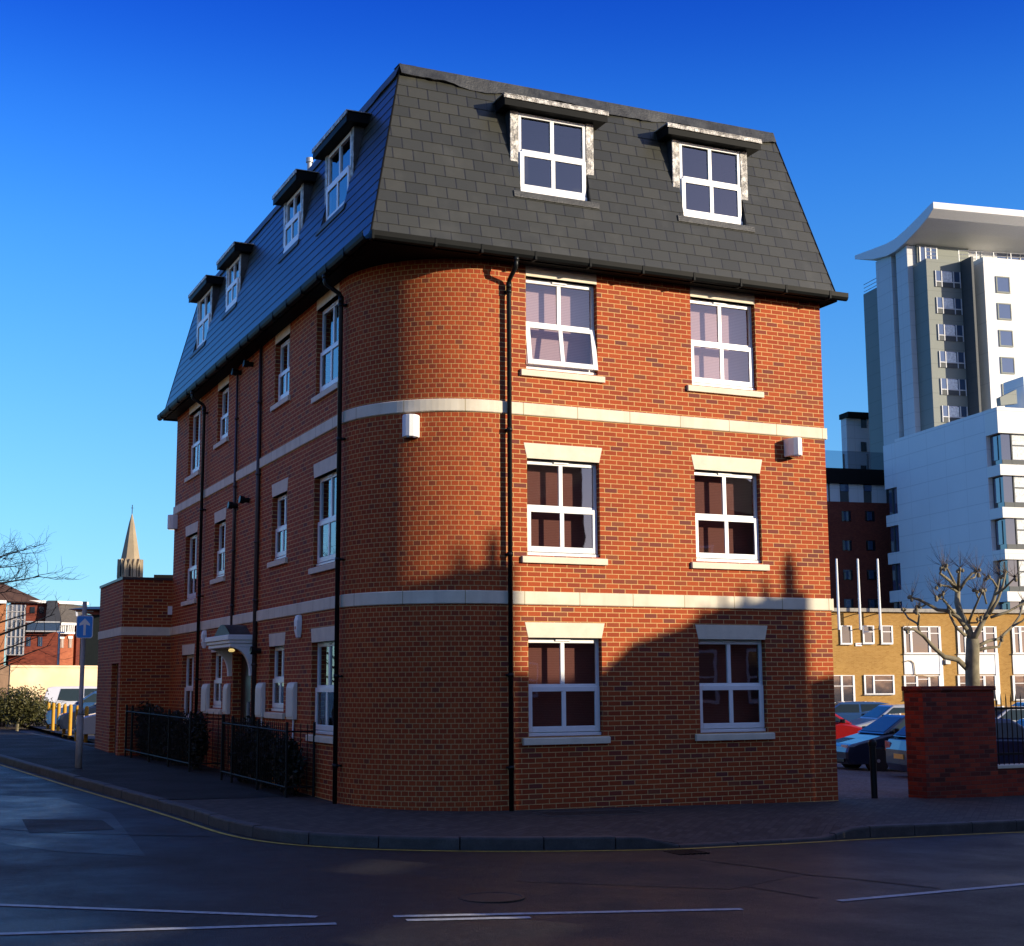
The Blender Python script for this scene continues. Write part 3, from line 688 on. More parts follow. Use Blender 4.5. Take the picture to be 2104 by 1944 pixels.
# door and canopy
DR = MB().box(Pl, DOOR[0]+.03, DOOR[1]-.03, -.22, -.16, -.1, DOOR[3]-.02).build('door', plain('dark_door_paint', (.02, .012, .012), .35), BLD, bevel=.005)
MB().box(Pl, 8.0, 8.04, -.16, -.12, .75, 1.3).build('handle', M['steel'], DR)
CAN = MB(); ya, yb, pr = 7.08, 8.92, .46
CAN.box(Pl, ya-.06, yb+.06, 0, pr+.06, 2.46, 2.56); CAN.box(Pl, ya-.03, yb+.03, .004, pr+.03, 2.40, 2.46); CAN.box(Pl, ya, yb, .002, pr, 2.33, 2.40)
CAN = CAN.build('door_canopy', M['white'], BLD, bevel=.012)
for v in (ya, yb-.12):
    pts = [(0, 1.80), (.07, 1.80)] + [(.07+(pr-.07)*(1-math.cos(t)), 1.84+.49*math.sin(t)) for t in [k*math.pi/2/8 for k in range(9)]][0:] + [(0, 2.33)]
    mb = MB(); mb.loft([[Pl(v+d, o, z) for o, z in pts] for d in (0, .12)]); mb.build('bracket', M['white'], CAN)
mb = MB(); n = 10; mb.loft([[Pl(ya+.25+(yb-ya-.5)*k/n, o, 2.56+(.22*math.sin(math.pi*k/n))*f) for k in range(n+1)] + [Pl(yb-.25, o, 2.555), Pl(ya+.25, o, 2.555)] for o, f in ((0.0, 1), (pr-.05, 1))]); mb.build('canopy_top', M['lead'], CAN)
lm = NT('warm_porch_lamp'); lm.b.inputs['Emission Color'].default_value = (1, .72, .25, 1); lm.b.inputs['Emission Strength'].default_value = .5
MB().lathe(Pl(8.05, .2, 2.26), [(.03, .06), (.06, .045), (.065, .02), (.035, 0)], 14).build('porch_lamp', lm.mat, CAN)
# single-storey annex at the end of the side facade
AX0, AY1, AZ = -1.16, 18.5, 4.12; mb = MB()
wall_grid(mb, lambda u, o, z: (u, BY-o, z), AX0, 0, BLD_BASE, AZ, [])
wall_grid(mb, lambda v, o, z: (AX0-o, v, z), BY, AY1, BLD_BASE, AZ, [(15.28, 16.28, -.06, 2.15)], rev=.2)
mb.face([(AX0, AY1, BLD_BASE), (3, AY1, BLD_BASE), (3, AY1, AZ), (AX0, AY1, AZ)]); mb.face([(AX0, BY+.001, AZ-.001), (3, BY+.001, AZ-.001), (3, AY1, AZ-.001), (AX0, AY1, AZ-.001)])
ANX = mb.build('annex', M['brick'], BLD, fix=False)
mb = MB(); mb.box(Pw, AX0-.02, -.001, BY-.024, BY+.1, 2.803, 2.998); mb.box(Pw, AX0-.022, AX0+.1, BY+.101, AY1, 2.803, 2.998); mb.build('string_course', M['stone'], ANX)
mb = MB(); mb.box(Pw, AX0-.03, 0, BY-.03, BY+.2, AZ, AZ+.06); mb.box(Pw, AX0-.03, AX0+.2, BY+.2, AY1, AZ, AZ+.06); mb.build('coping', M['pipe_grey'], ANX)
MB().box(Pw, AX0+.14, AX0+.19, 15.29, 16.27, -.1, 2.14).build('door', plain('grey_door_paint', (.09, .085, .08), .5), ANX)
MB().box(Pw, AX0+.02, AX0+.139, 15.285, 15.40, -.06, 2.14).build('door_frame', M['meter'], ANX)
MB().box(Pw, -.1, -.004, BY-.07, BY-.004, 3.3, 3.5).build('junction_box', M['white'], ANX)

# ------------------------------------------------------------------ railings and planting in front of the side facade
def railing(name, pts, zt, label, gap=.115, rad=.008, parent_loc=None, plinth=False):
    t = thing(name, label, 'railing', (*pts[0], gz(*pts[0])))
    bars = []; path = [Vector(p) for p in pts]
    for p, q in zip(path, path[1:]):
        L = (q-p).length; n = max(1, round(L/gap))
        for k in range(n):
            c = p.lerp(q, k/n); g = gz(c.x, c.y)
            if k % 14 == 0:
                MB().tube([(c.x, c.y, g-.05), (c.x, c.y, g+zt+.06)], .022, 6).build('post', M['rail'], t)
            else: bars.append((c, g))
        for h in (zt-.09, .16):
            a, b = (p.x, p.y, gz(p.x, p.y)+h), (q.x, q.y, gz(q.x, q.y)+h)
            MB().tube([a, b], .016, 6).build('rail', M['rail'], t)
    q = path[-1]; MB().tube([(q.x, q.y, gz(q.x, q.y)-.05), (q.x, q.y, gz(q.x, q.y)+zt+.06)], .022, 6).build('post', M['rail'], t)
    mbb = MB()
    for c, g in bars: mbb.tube([(c.x, c.y, g+.1), (c.x, c.y, g+zt), (c.x, c.y, g+zt+.05)], [rad, rad, .002], 5)
    tag(mbb.build('bars', M['rail'], t), kind='stuff' if len(bars) > 100 else None)
    return t
railing('railing', [(-.05, 2.95), (-.5, 2.95), (-.62, 6.85), (-.05, 6.85)], 1.12, 'black metal railing round the side garden between the corner and the door')
railing('railing', [(-.05, 9.15), (-.72, 9.15), (-1.05, 14.6)], 1.12, 'black metal railing beyond the door running up to the annex')
def leaves(mb, c, rx, ry, rz, n, size, seed, hollow=.35):
    rd = random.Random(seed)
    cl_ = [(rd.gauss(0, .5), rd.gauss(0, .5), rd.gauss(0, .5)) for _ in range(max(6, n//160))]
    for i in range(n):
        while True:
            d = Vector((rd.uniform(-1, 1), rd.uniform(-1, 1), rd.uniform(-1, 1)))
            if hollow < d.length < 1: break
        k = cl_[rd.randrange(len(cl_))]; d = (d*.75+Vector(k)*.35)
        p = Vector((c[0]+d.x*rx, c[1]+d.y*ry, c[2]+d.z*rz))
        a = Vector((rd.uniform(-1, 1), rd.uniform(-1, 1), rd.uniform(-.6, 1))).normalized(); b = a.cross(Vector((rd.uniform(-1, 1), rd.uniform(-1, 1), rd.uniform(-1, 1)))).normalized()
        s = size*rd.uniform(.6, 1.3)
        mb.face([p-a*s, p+b*s*.45, p+a*s, p-b*s*.45])
def leafmat(name, a, b):
    m = NT(name); g = m.n('ShaderNodeNewGeometry'); m.base(m.mix(g.outputs['Random Per Island'], a, b)); m.p(.55, .4); return m.mat
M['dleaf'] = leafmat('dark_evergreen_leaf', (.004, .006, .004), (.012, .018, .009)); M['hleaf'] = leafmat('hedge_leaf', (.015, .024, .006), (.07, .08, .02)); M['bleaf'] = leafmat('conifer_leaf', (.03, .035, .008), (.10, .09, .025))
M['bark'] = plain('grey_bark', (.19, .165, .105), .85, .2, var=.35, scale=3, bump=.4); M['twig'] = plain('brown_twig', (.09, .065, .045), .85, .2, var=.3)
def shrub(x, y, rx, ry, h, n, label, seed, mat='dleaf', size=.05, name='shrub', group=None):
    t = thing(name, label, 'shrub', (x, y, gz(x, y)), group=group); mb = MB(); g = gz(x, y)
    leaves(mb, (x, y, g+h*.5), rx, ry, h*.54, n, size, seed); mb.build('foliage', M[mat], t, fix=False)
    mb = MB(); rd = random.Random(seed)
    for k in range(7): mb.tube([(x+rd.uniform(-.06, .06), y+rd.uniform(-.06, .06), g-.05), (x+rd.uniform(-1, 1)*rx*.6, y+rd.uniform(-1, 1)*ry*.6, g+h*rd.uniform(.6, 1.05))], [.015, .004], 5)
    mb.build('stem', M['twig'], t); return t
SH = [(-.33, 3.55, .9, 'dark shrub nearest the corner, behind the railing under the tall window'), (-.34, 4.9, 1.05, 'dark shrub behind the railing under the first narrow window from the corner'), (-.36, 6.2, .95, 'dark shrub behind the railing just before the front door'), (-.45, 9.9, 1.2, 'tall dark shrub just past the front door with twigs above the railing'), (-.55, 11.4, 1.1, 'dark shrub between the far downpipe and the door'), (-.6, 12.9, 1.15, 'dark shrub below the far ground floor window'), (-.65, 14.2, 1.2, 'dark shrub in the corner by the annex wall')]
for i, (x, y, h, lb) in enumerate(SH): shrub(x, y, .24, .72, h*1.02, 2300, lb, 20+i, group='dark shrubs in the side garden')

# ------------------------------------------------------------------ street furniture
sp = gnd(161, 1578); s0 = thing('road_sign', 'blue one way sign with white arrow on a grey pole at the kerb', 'sign', tuple(sp))
gx, gy, g0 = sp; dep = (Vector(sp)-CAM).dot(FW)
mpx = dep/F_PX
mb = MB(); mb.tube([(gx, gy, g0-.1), (gx, gy, g0+1.05)], .068, 14); mb.tube([(gx, gy, g0+1.05), (gx, gy, g0+1.12), (gx, gy, g0+3.35)], [.068, .045, .045], 14)
pole_m = plain('grey_pole_paint', (.34, .33, .31), .5, .4, var=.2); mb.build('pole', pole_m, s0, smooth=True)
TC = at(174, 1288, dep-.06); rt2 = Vector((RT.x, RT.y, 0)).normalized(); fw2 = Vector((FW.x, FW.y, 0)).normalized()
rt2 = (rt2 + fw2*.25).normalized(); nf = Vector((rt2.y, -rt2.x, 0))
def rrect(w_, h, r, n=5):
    out = []
    for cx, cy, a0 in ((w_/2-r, h/2-r, 0), (-w_/2+r, h/2-r, 90), (-w_/2+r, -h/2+r, 180), (w_/2-r, -h/2+r, 270)):
        for k in range(n+1): a = R(a0+90*k/n); out.append((cx+r*math.cos(a), cy+r*math.sin(a)))
    return out
def plate(name, pts, d0, d1, mat, parent):
    mb = MB(); mb.loft([[TC+rt2*x+Vector((0, 0, y))+nf*d for x, y in pts] for d in (d0, d1)]); return mb.build(name, mat, parent)
SW, SHT = 33*mpx, 46.5*mpx
bluep = plain('sign_blue', (.0, .24, .72), .4, .5, var=.03)
PL = plate('sign_plate', rrect(SW, SHT, .05), 0, .012, M['white'], s0); plate('sign_face', rrect(SW*.90, SHT*.93, .042), .0121, .015, bluep, PL)
aw, ah = SW*.31, SHT*.37
plate('arrow', [(-.07*SW, -ah), (.07*SW, -ah), (.07*SW, ah*.28), (aw*.98, ah*.28-.02), (aw*.98, ah*.28+.055), (0, ah), (-aw*.98, ah*.28+.055), (-aw*.98, ah*.28-.02), (-.07*SW, ah*.28)][0:3]+[(aw, ah*.12), (aw, ah*.36), (0, ah), (-aw, ah*.36), (-aw, ah*.12), (-.07*SW, ah*.28)], .0151, .018, M['white'], PL)
MB().box(lambda a, b, c: tuple(TC+rt2*a+nf*b+Vector((0, 0, c))), -.06, .06, -.07, -.001, .12, .16).build('bracket', M['steel'], s0)

PX0, PX1, PY1 = 9.83, 11.42, .48; pg = gz(10.5, .2)
pier = thing('brick_pier', 'broad dark red brick gate pier with a coping beside the car park entrance', 'pier', (PX0, 0, pg))
MB().box(Pw, PX0, PX1, 0, PY1, pg-.3, 1.46).build('pier_wall', M['pier_brick'], pier); MB().box(Pw, PX0-.03, PX1+.03, -.03, PY1+.03, 1.461, 1.54).build('coping', M['pier_brick'], pier, bevel=.012)
dw = thing('dwarf_wall', 'low dark brick wall carrying black railings to the right of the gate pier', 'wall', (PX1, .1, pg))
MB().box(Pw, PX1+.002, 22, .08, .34, -.9, .1).build('wall', M['pier_brick'], dw); MB().box(Pw, PX1+.004, 22, .05, .37, .101, .16).build('coping', M['stone'], dw, bevel=.01)
rr = thing('railing', 'upright black steel railing standing on the low brick wall right of the pier', 'railing', (PX1, .2, .16))
mb = MB(); bars = MB()
nb = 0
for k in range(90):
    x = PX1+.12+k*.115
    bars.tube([(x, .21, .15), (x, .21, 1.30), (x, .21, 1.40)], [.011, .011, .002], 6)
bars.build('bars', M['rail'], rr)
for z in (.32, 1.12): MB().box(Pw, PX1, 22, .195, .225, z, z+.04).build('rail', M['rail'], rr)
bo = gnd(1797, 1640); bt = thing('bollard', 'black post bollard in the middle of the car park gateway', 'bollard', tuple(bo))
MB().lathe(bo, [(.055, -.1), (.055, .86), (.07, .87), (.07, .93), (.05, .97), (.02, .985)], 16).build('post', M['black'], bt, smooth=False)

# ------------------------------------------------------------------ cars
M['tyre'] = plain('tyre_rubber', (.012, .012, .012), .8, .3); M['rim'] = plain('alloy_rim', (.42, .43, .44), .3, .6, .6, var=.1)
M['lamp'] = dglass('clear_lamp_glass', (.55, .56, .55)); M['red_lamp'] = dglass('red_lamp_glass', (.35, .01, .01)); M['amber'] = dglass('amber_lamp_glass', (.6, .14, .02)); M['plate_y'] = plain('yellow_plate', (.62, .45, .03), .5); M['carglass'] = plain('car_glass', (.025, .04, .045), .1, .35, var=.05)
def paint(name, col, flake=0):
    m = NT(name); m.base(col); m.p(.28, .5, flake); m.b.inputs['Coat Weight'].default_value = 1.0; m.b.inputs['Coat Roughness'].default_value = .04; return m.mat
PAINT = dict(blue=paint('dark_blue_car_paint', (.008, .014, .032), 0), red=paint('red_car_paint', (.36, .012, .01)), silver=paint('silver_car_paint', (.42, .44, .46), .2), white=paint('pale_grey_car_paint', (.68, .69, .72), .1), mblue=paint('mid_blue_car_paint', (.03, .09, .22), 0), black=paint('black_car_paint', (.012, .014, .02), .2), navy=paint('navy_car_paint', (.008, .02, .06), .2), green=paint('green_car_paint', (.02, .10, .075), .3))
def car(label, x, y, heading, color, style='hatch', group='cars in the car park', z=None):
    """Car facing +x in its own frame; heading in degrees anticlockwise from +X."""
    est = style == 'estate'; sal = style == 'saloon'
    L2 = 2.1; H = 1.62 if est else 1.44; Wd = .86
    t = thing('parked_car', label, 'car', (x, y, (gz(x, y)-.02 if z is None else z)), R(heading), group)
    def arch(cx, r=.37, n=8): return [(cx+r*math.cos(a), .30+r*math.sin(a)) for a in [math.pi*k/n for k in range(n+1)]]
    nose, tail = (.72, .94) if not est else (.82, 1.0)
    low = [(2.02, .22), (2.1, .36), (2.11, .52), (2.06, .66), (1.92, nose), (1.45, nose+.11), (1.0, .95)]
    top = [(.9, .965), (-1.2, 1.0), (-1.75, tail+.04 if sal else 1.0), (-2.02, tail), (-2.1, .72), (-2.1, .40), (-2.02, .24)]
    bottom = [(-1.66, .24)] + arch(-1.28)[::-1] + [(-.9, .2), (.88, .2)] + arch(1.27)[::-1] + [(1.66, .22)]
    out = low+top+bottom
    mb = MB()
    # body as a loft across the width with tucked-in flanks
    secs = [(-Wd, .93, .02), (-Wd*.985, .985, .004), (-Wd*.9, 1, 0), (0, 1.012, 0), (Wd*.9, 1, 0), (Wd*.985, .985, .004), (Wd, .93, .02)]
    rings = []
    for yy, sx, dz in secs:
        rings.append([(px*sx, yy, .55+(pz-.55)*(1-.10*(abs(yy) >= Wd*.98))) if pz > .4 else (px*sx, yy, pz) for px, pz in out])
    mb.loft(rings); body = mb.build('body', PAINT[color], t, smooth=False, bevel=.02, local=True)
    if est: base = [(1.15, .95), (-1.98, .99)]; roof = [(.35, H-.04), (-.2, H), (-1.6, H-.02), (-1.82, H-.07)]
    elif sal: base = [(1.02, .95), (-1.72, 1.0)]; roof = [(.32, H-.03), (-.1, H), (-.75, H-.02), (-1.0, H-.06)]
    else: base = [(1.1, .95), (-1.93, 1.0)]; roof = [(.36, H-.03), (-.15, H), (-1.2, H-.03), (-1.55, H-.10)]
    prof = [base[0]]+roof+[base[1]]
    cab = MB(); cab.loft([[(px, yy*(.80 if i in (0, len(prof)-1) else .62), pz) for i, (px, pz) in enumerate(prof)] for yy in (-1, -.93, 0, .93, 1)])
    C = cab.build('cabin', PAINT[color], t, bevel=.035, local=True)
    def side(px, pz): f = (pz-.95)/(H-.95); return .80+(.62-.80)*max(0, min(1, f))+.006
    fx0, fx1 = base[0][0]-.16, base[1][0]+.22
    zt, zb = H-.11, 1.0
    def xfront(z): f = (z-.95)/(H-.98); return base[0][0]+(roof[0][0]-base[0][0])*f
    def xback(z): f = (z-1.0)/(roof[-1][1]-1.0); return base[1][0]+(roof[-1][0]-base[1][0])*min(1, f)
    xm = -.38
    for s in (-1, 1):
        for xa, xb, k in ((None, xm+.04, 0), (xm-.04, None, 1)):
            dp = .55 if est else .16
            q = [(xfront(zb)-.14 if xa is None else xa, zb), (xb if xb is not None else xback(zb)+dp, zb), (xb if xb is not None else xback(zt)+dp, zt), (xfront(zt)-.10 if xa is None else xa, zt)]
            MB().face([(px, s*side(px, pz), pz) for px, pz in q]) if False else None
            m_ = MB(); m_.face([(px, s*side(px, pz), pz) for px, pz in q]); m_.build('window', M['carglass'], t, local=True)
    m_ = MB(); m_.face([(xfront(z)+.012, s*w_, z+.004) for z, s, w_ in ((1.0, -1, .70), (1.0, 1, .70), (H-.08, 1, .56), (H-.08, -1, .56))]); m_.build('windscreen', M['carglass'], t, local=True)
    m_ = MB(); m_.face([(xback(z)-.012, s*w_, z+.004) for z, s, w_ in ((1.04, -1, .68), (1.04, 1, .68), (roof[-1][1]-.05, 1, .56), (roof[-1][1]-.05, -1, .56))]); m_.build('rear_window', M['carglass'], t, local=True)
    for cx in (1.27, -1.28):
        for s in (-1, 1):
            m_ = MB(); m_.lathe((cx, s*.76, .30), [(.22, -.095), (.28, -.095), (.302, -.07), (.302, .07), (.28, .095), (.22, .095)], 22, axis='y'); W = m_.build('wheel', M['tyre'], t, local=True)
            m_ = MB(); yo = s*.76+s*.082
            for k in range(5):
                a = 2*math.pi*k/5+.3; u = Vector((math.cos(a), 0, math.sin(a))); v = Vector((-math.sin(a), 0, math.cos(a))); c = Vector((cx, yo, .30))
                m_.loft([[c+u*r_+v*w_*k2+Vector((0, d, 0)) for k2, d in ((-1, 0), (1, 0), (1, -s*.02), (-1, -s*.02))] for r_, w_ in ((.03, .035), (.2, .03))])
            m_.lathe((cx, yo, .30), [(.19, -.015), (.222, -.015), (.222, .012), (.19, .012)], 22, axis='y'); m_.lathe((cx, yo, .3), [(.0, -.02), (.05, -.02), (.045, .014), (0, .016)], 12, axis='y')
            rm = m_.build('rim', M['rim'], t, local=True); rm.parent = W
    for s in (-1, 1):
        MB().loft([[(2.075-.03*d, s*yy, zz) for yy, zz in ((.42, .58), (.78, .56), (.80, .70), (.46, .70))] for d in (0, 1.5)]).build('headlight', M['lamp'], t, local=True)
        MB().loft([[(1.96+.06*d, s*(.80+.028*d), zz) for zz in (.56, .66)]+[(1.74, s*(.845+.012*d), zz) for zz in (.66, .57)] for d in (0, 1)]).build('indicator', M['amber'], t, local=True)
        MB().loft([[(-2.04-.035*d, s*yy, zz) for yy, zz in ((.5, .68), (.83, .68), (.82, tail+.25 if est else tail-.04), (.62, tail+.22 if est else tail-.06))] for d in (0, 1.6)]).build('tail_light', M['red_lamp'], t, local=True)
        MB().loft([[(px, s*yy, zz) for px, yy, zz in ((.86, .80, 1.0), (.86, .98, .98), (.86, .98, 1.1), (.86, .84, 1.1))], [(px, s*yy, zz) for px, yy, zz in ((.72, .80, 1.0), (.74, .98, .98), (.74, .98, 1.1), (.72, .84, 1.1))]]).build('mirror', M['black'], t, bevel=.02, local=True)
    MB().box(Pw, -2.135, -2.11, -.26, .26, .52, .63).build('number_plate', M['plate_y'], t, local=True)
    MB().box(Pw, 2.09, 2.125, -.7, .7, .27, .36).build('bumper_strip', M['black'], t, bevel=.01, local=True)
    return t
def cpos(px, py, depth): p = at(px, py, depth); return p.x, p.y
# right-hand car park: seen between the building and the pier, and through the railing
car('dark blue hatchback seen nose first in the gateway behind the black bollard', *cpos(1868, 1500, 36.5), 166, 'blue')
car('dark car almost hidden behind the left edge of the gate pier, yellow plate showing', *cpos(2022, 1500, 33), -16, 'navy')
car('red hatchback behind the dark blue one, against the wall of the brick building', *cpos(1668, 1440, 43.5), -30, 'red')
car('silver saloon with pale roof line behind the red hatchback', *cpos(1838, 1440, 50), 164, 'silver', 'saloon')
car('blue car at the back of the car park, roof showing over the silver saloon', *cpos(1742, 1440, 58), 150, 'mblue')
car('dark blue car behind the black railing at the right edge', *cpos(2150, 1500, 34), 158, 'blue')
car('silver car behind the railing, partly hidden by the pier', *cpos(2075, 1450, 47), 165, 'silver')
car('dark green car at the far side of the car park behind the railing', *cpos(2120, 1440, 55), 155, 'green')
# left-hand parking beside the annex
LG = 'cars parked beside the annex'
car('pale grey tall estate car parked nearest the cream wall', *cpos(190, 1440, 60), -8, 'white', 'estate', LG)
car('mid blue hatchback parked in front of the pale estate car', *cpos(214, 1440, 54), 172, 'mblue', 'hatch', LG)
car('blue saloon with bright bonnet parked beside the mid blue hatchback', *cpos(255, 1440, 48), 173, 'blue', 'saloon', LG)
car('silver blue hatchback parked closest to the annex wall', *cpos(308, 1440, 42.5), 174, 'silver', 'hatch', LG)
# yellow bollards in front of those cars
ym = plain('yellow_post_paint', (.55, .27, .01), .5, .4, var=.15)
YB = [(98, 1496, 'leftmost yellow post, against the end of the hedge'), (108, 1500, 'second yellow post from the hedge, brightly lit'), (119, 1501, 'third yellow post from the hedge, brightly lit'), (131, 1507, 'yellow post in the middle of the row before the blue cars'), (143, 1510, 'yellow post just left of the one way sign pole'), (157, 1516, 'yellow post touching the left of the sign pole'), (176, 1520, 'yellow post seen just right of the sign pole')]
for px, py, lb in YB:
    p = gnd(px, py); t = thing('bollard', lb, 'bollard', tuple(p), group='yellow posts in front of the parked cars')
    MB().lathe(p, [(.06, -.1), (.06, .9), (.05, .95), (.02, .97)], 14).build('post', ym, t)

# ------------------------------------------------------------------ hedge, wall and buildings on the left
hedge = thing('hedge', 'low straggly green hedge beside the yellow posts', 'hedge', (*gnd(40, 1490),))
mb = MB(); hp = [gnd(-60, 1492), gnd(-10, 1491), gnd(40, 1491), gnd(88, 1492)]
for i, p in enumerate(hp):
    leaves(mb, (p.x, p.y+.6, p.z+.5), 1.05, .8, .56, 5200, .045, 60+i, .1)
mb.build('foliage', M['hleaf'], hedge, fix=False)
mb = MB()
for i, p in enumerate(hp): 
    for k in range(8): mb.tube([(p.x+random.uniform(-.7, .7), p.y+.6+random.uniform(-.3, .3), p.z-.05), (p.x+random.uniform(-.9, .9), p.y+.6, p.z+1.1)], [.02, .006], 5)
mb.build('stem', M['twig'], hedge)
cb = at(38, 1432, 52); cbz = gz(cb.x, cb.y); con = thing('shrub', 'spiky olive conifer bush rising behind the hedge by the cream wall', 'shrub', (cb.x, cb.y, cbz))
mb = MB(); leaves(mb, (cb.x, cb.y, cbz+.9), 1.15, .9, .8, 5200, .055, 91, .1); mb.build('foliage', M['bleaf'], con, fix=False)
MB().tube([(cb.x, cb.y, cbz-.1), (cb.x+.1, cb.y, cbz+1.5)], [.06, .02], 6).build('stem', M['bark'], con)
cm = NT('cream_painted_render'); n = cm.noise(1.2, 6); cm.base(cm.mix(cm.rng(n, .4, .7), (.66, .50, .31), (.74, .60, .40))); cm.p(.85, .2); cm.bump(cm.noise(25, 4), .2, .01)
cwt = thing('cream_wall', 'long cream rendered wall with a coping behind the parked cars', 'wall', tuple(at(100, 1480, 62)))
def wallseg(mb, A, B, z0, z1, th):
    d = (B-A); d.z = 0; d.normalize(); nrm = Vector((-d.y, d.x, 0))*th
    mb.loft([[Vector((p.x, p.y, z0)), Vector((p.x, p.y, z0))+nrm, Vector((p.x, p.y, z1))+nrm, Vector((p.x, p.y, z1))] for p in (A, B)])
A, B = at(20, 1400, 61), at(330, 1400, 66); zw = at(100, 1367, 62).z; A0 = at(-160, 1400, 54)
mb = MB(); wallseg(mb, A, B, -.4, zw-.1, .25); mb.build('wall', cm.mat, cwt); mb = MB(); wallseg(mb, A+Vector((0, -.06, 0)), B+Vector((0, -.06, 0)), zw-.099, zw, .37); mb.build('coping', cm.mat, cwt)
sdw = thing('brick_wall', 'plain dull brick wall joining the left end of the cream wall', 'wall', tuple(A0))
mb = MB(); wallseg(mb, A0, A+Vector((-.05, .0, 0)), -.4, zw-.02, .25); mb.build('wall', plain('dull_brown_wall', (.20, .13, .085), .9, .2, var=.2, scale=2), sdw)

class FR:                                   # a street-aligned frame for the distant blocks: s to the right, t away
    def __init__(f, az): f.a = Vector((math.sin(R(az)), math.cos(R(az)), 0)); f.b = Vector((math.cos(R(az)), -math.sin(R(az)), 0)); f.o = Vector((CAM.x, CAM.y, 0))
    def P(f, s, t, z): return f.o+f.b*s+f.a*t+Vector((0, 0, z))
    def front(f, px, py, t):                # where the ray meets the plane t = const -> s, z
        d = ray(px, py); k = t/d.dot(f.a); p = d*k; return p.dot(f.b), p.z+CAM.z
    def side(f, px, py, s):
        d = ray(px, py); k = s/d.dot(f.b); p = d*k; return p.dot(f.a), p.z+CAM.z
    def top(f, px, py, z):
        d = ray(px, py); k = (z-CAM.z)/d.z; p = d*k; return p.dot(f.b), p.dot(f.a)
    def box(f, mb, s0, s1, t0, t1, z0, z1): mb.box(f.P, s0, s1, t0, t1, z0, z1); return mb
GZF = -1.0
# apartments behind the cream wall
AF = FR(4); T = 104
ap = thing('apartment_building', 'three storey red brick flats with dark mansard and glazed stair behind the cream wall', 'building', tuple(AF.P(AF.front(60, 1400, T)[0], T, 0)))
def fr(px, py, t=T): return AF.front(px, py, t)
def fbox(mb, px0, py0, px1, py1, t0, t1, f=AF, tt=None):
    s0, z0 = f.front(px0, py1, t0 if tt is None else tt); s1, z1 = f.front(px1, py0, t0 if tt is None else tt); f.box(mb, s0, s1, t0, t1, z0, z1); return mb
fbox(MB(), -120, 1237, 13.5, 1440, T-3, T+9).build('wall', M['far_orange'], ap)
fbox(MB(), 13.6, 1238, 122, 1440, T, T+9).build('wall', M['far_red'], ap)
mb = MB(); s0, z0 = fr(-120, 1236); s1, _ = fr(96, 1236); sr, zr = fr(-60, 1160); mb.face([AF.P(s0, T-3.6, z0), AF.P(s1, T-.3, z0), AF.P(sr, T+4, zr)]); mb.face([AF.P(s1, T-.3, z0), AF.P(s1, T+9, z0), AF.P(sr, T+4, zr)]); mb.face([AF.P(s0, T-3.6, z0), AF.P(s0-8, T+4, zr), AF.P(sr, T+4, zr)])
mb.build('roof', plain('brown_roof_tiles', (.10, .055, .035), .8, .2, var=.25, scale=1.5), ap)
fbox(MB(), -120, 1233.5, 13.4, 1238, T-3.5, T-2.9).build('gutter', M['white'], ap); fbox(MB(), 13.8, 1234, 96, 1238, T-.5, T-.02).build('gutter', M['white'], ap)
fbox(MB(), 14, 1243, 50, 1346, T-1.2, T-.05).build('stair_glazing', M['bglass'], ap)
for px in (14, 23, 32, 41, 49): fbox(MB(), px, 1243, px+1.2, 1346, T-1.25, T-1.21).build('mullion', M['steel'], ap)
for py in (1256, 1272, 1290, 1308, 1326, 1345): fbox(MB(), 14, py, 50, py+1.3, T-1.3, T-1.26).build('transom', M['steel'], ap)
mb = MB(); pts = [fr(92, 1280), fr(126, 1280), fr(117, 1235), fr(97, 1235)]
mb.loft([[AF.P(s, T-.6, z) for s, z in pts], [AF.P(s, T+6, z) for s, z in pts]]); mb.build('mansard', plain('dark_blue_slate', (.02, .024, .035), .5, .5), ap)
fbox(MB(), 55, 1280, 124, 1295, T-.8, T-.05).build('glazed_balcony', M['bglass'], ap)
for py in (1277, 1296): fbox(MB(), 52, py, 124, py+2, T-.9, T-.81).build('balcony_rail', M['steel'], ap)
for px in (54, 78): 
    W = fbox(MB(), px, 1309, px+9.5, 1328, T-.06, T-.01).build('window', M['bglass'], ap); fbox(MB(), px+4.3, 1309.5, px+5.2, 1327.5, T-.10, T-.07).build('glazing_bar', M['white'], W)
for px in (62, 80): W = fbox(MB(), px, 1247, px+10, 1260, T-.06, T-.01).build('window', M['dglass'], ap)
# right wing, turned to catch the sun
AG = FR(-16); TW = 100
wg = thing('apartment_building', 'right wing of the flats with slate roof, skylights and a white balcony above red brick', 'building', tuple(AG.P(AG.front(140, 1400, TW)[0], TW, 0)))
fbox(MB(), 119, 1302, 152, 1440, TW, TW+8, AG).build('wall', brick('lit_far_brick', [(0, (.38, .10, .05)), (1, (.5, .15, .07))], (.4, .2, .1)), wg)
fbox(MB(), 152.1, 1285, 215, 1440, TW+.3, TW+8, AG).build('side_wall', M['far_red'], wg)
mb = MB(); pts = [(AG.front(119, 1283, TW), TW-.3), (AG.front(175, 1288, TW), TW-.3), (AG.front(180, 1246, TW+2.2), TW+2.2), (AG.front(117, 1238, TW+2.2), TW+2.2)]
q = [AG.P(s, t, z) for (s, z), t in pts]; mb.loft([q, [p+Vector((0, 3, 0)) for p in q]]); RF = mb.build('roof', plain('grey_brown_slate', (.12, .105, .085), .7, .3, var=.2), wg)
for px in (122, 129, 148, 155):
    k = [(px, 1266, .9), (px+4.5, 1267, .9), (px+2.6, 1253, 1.7), (px-1.5, 1252, 1.7)]; mb = MB()
    mb.face([AG.P(*(lambda r: (r[0], TW+dt-.1, r[1]))(AG.front(x, y, TW+dt))) for x, y, dt in k]); mb.build('skylight', M['lamp'], RF)
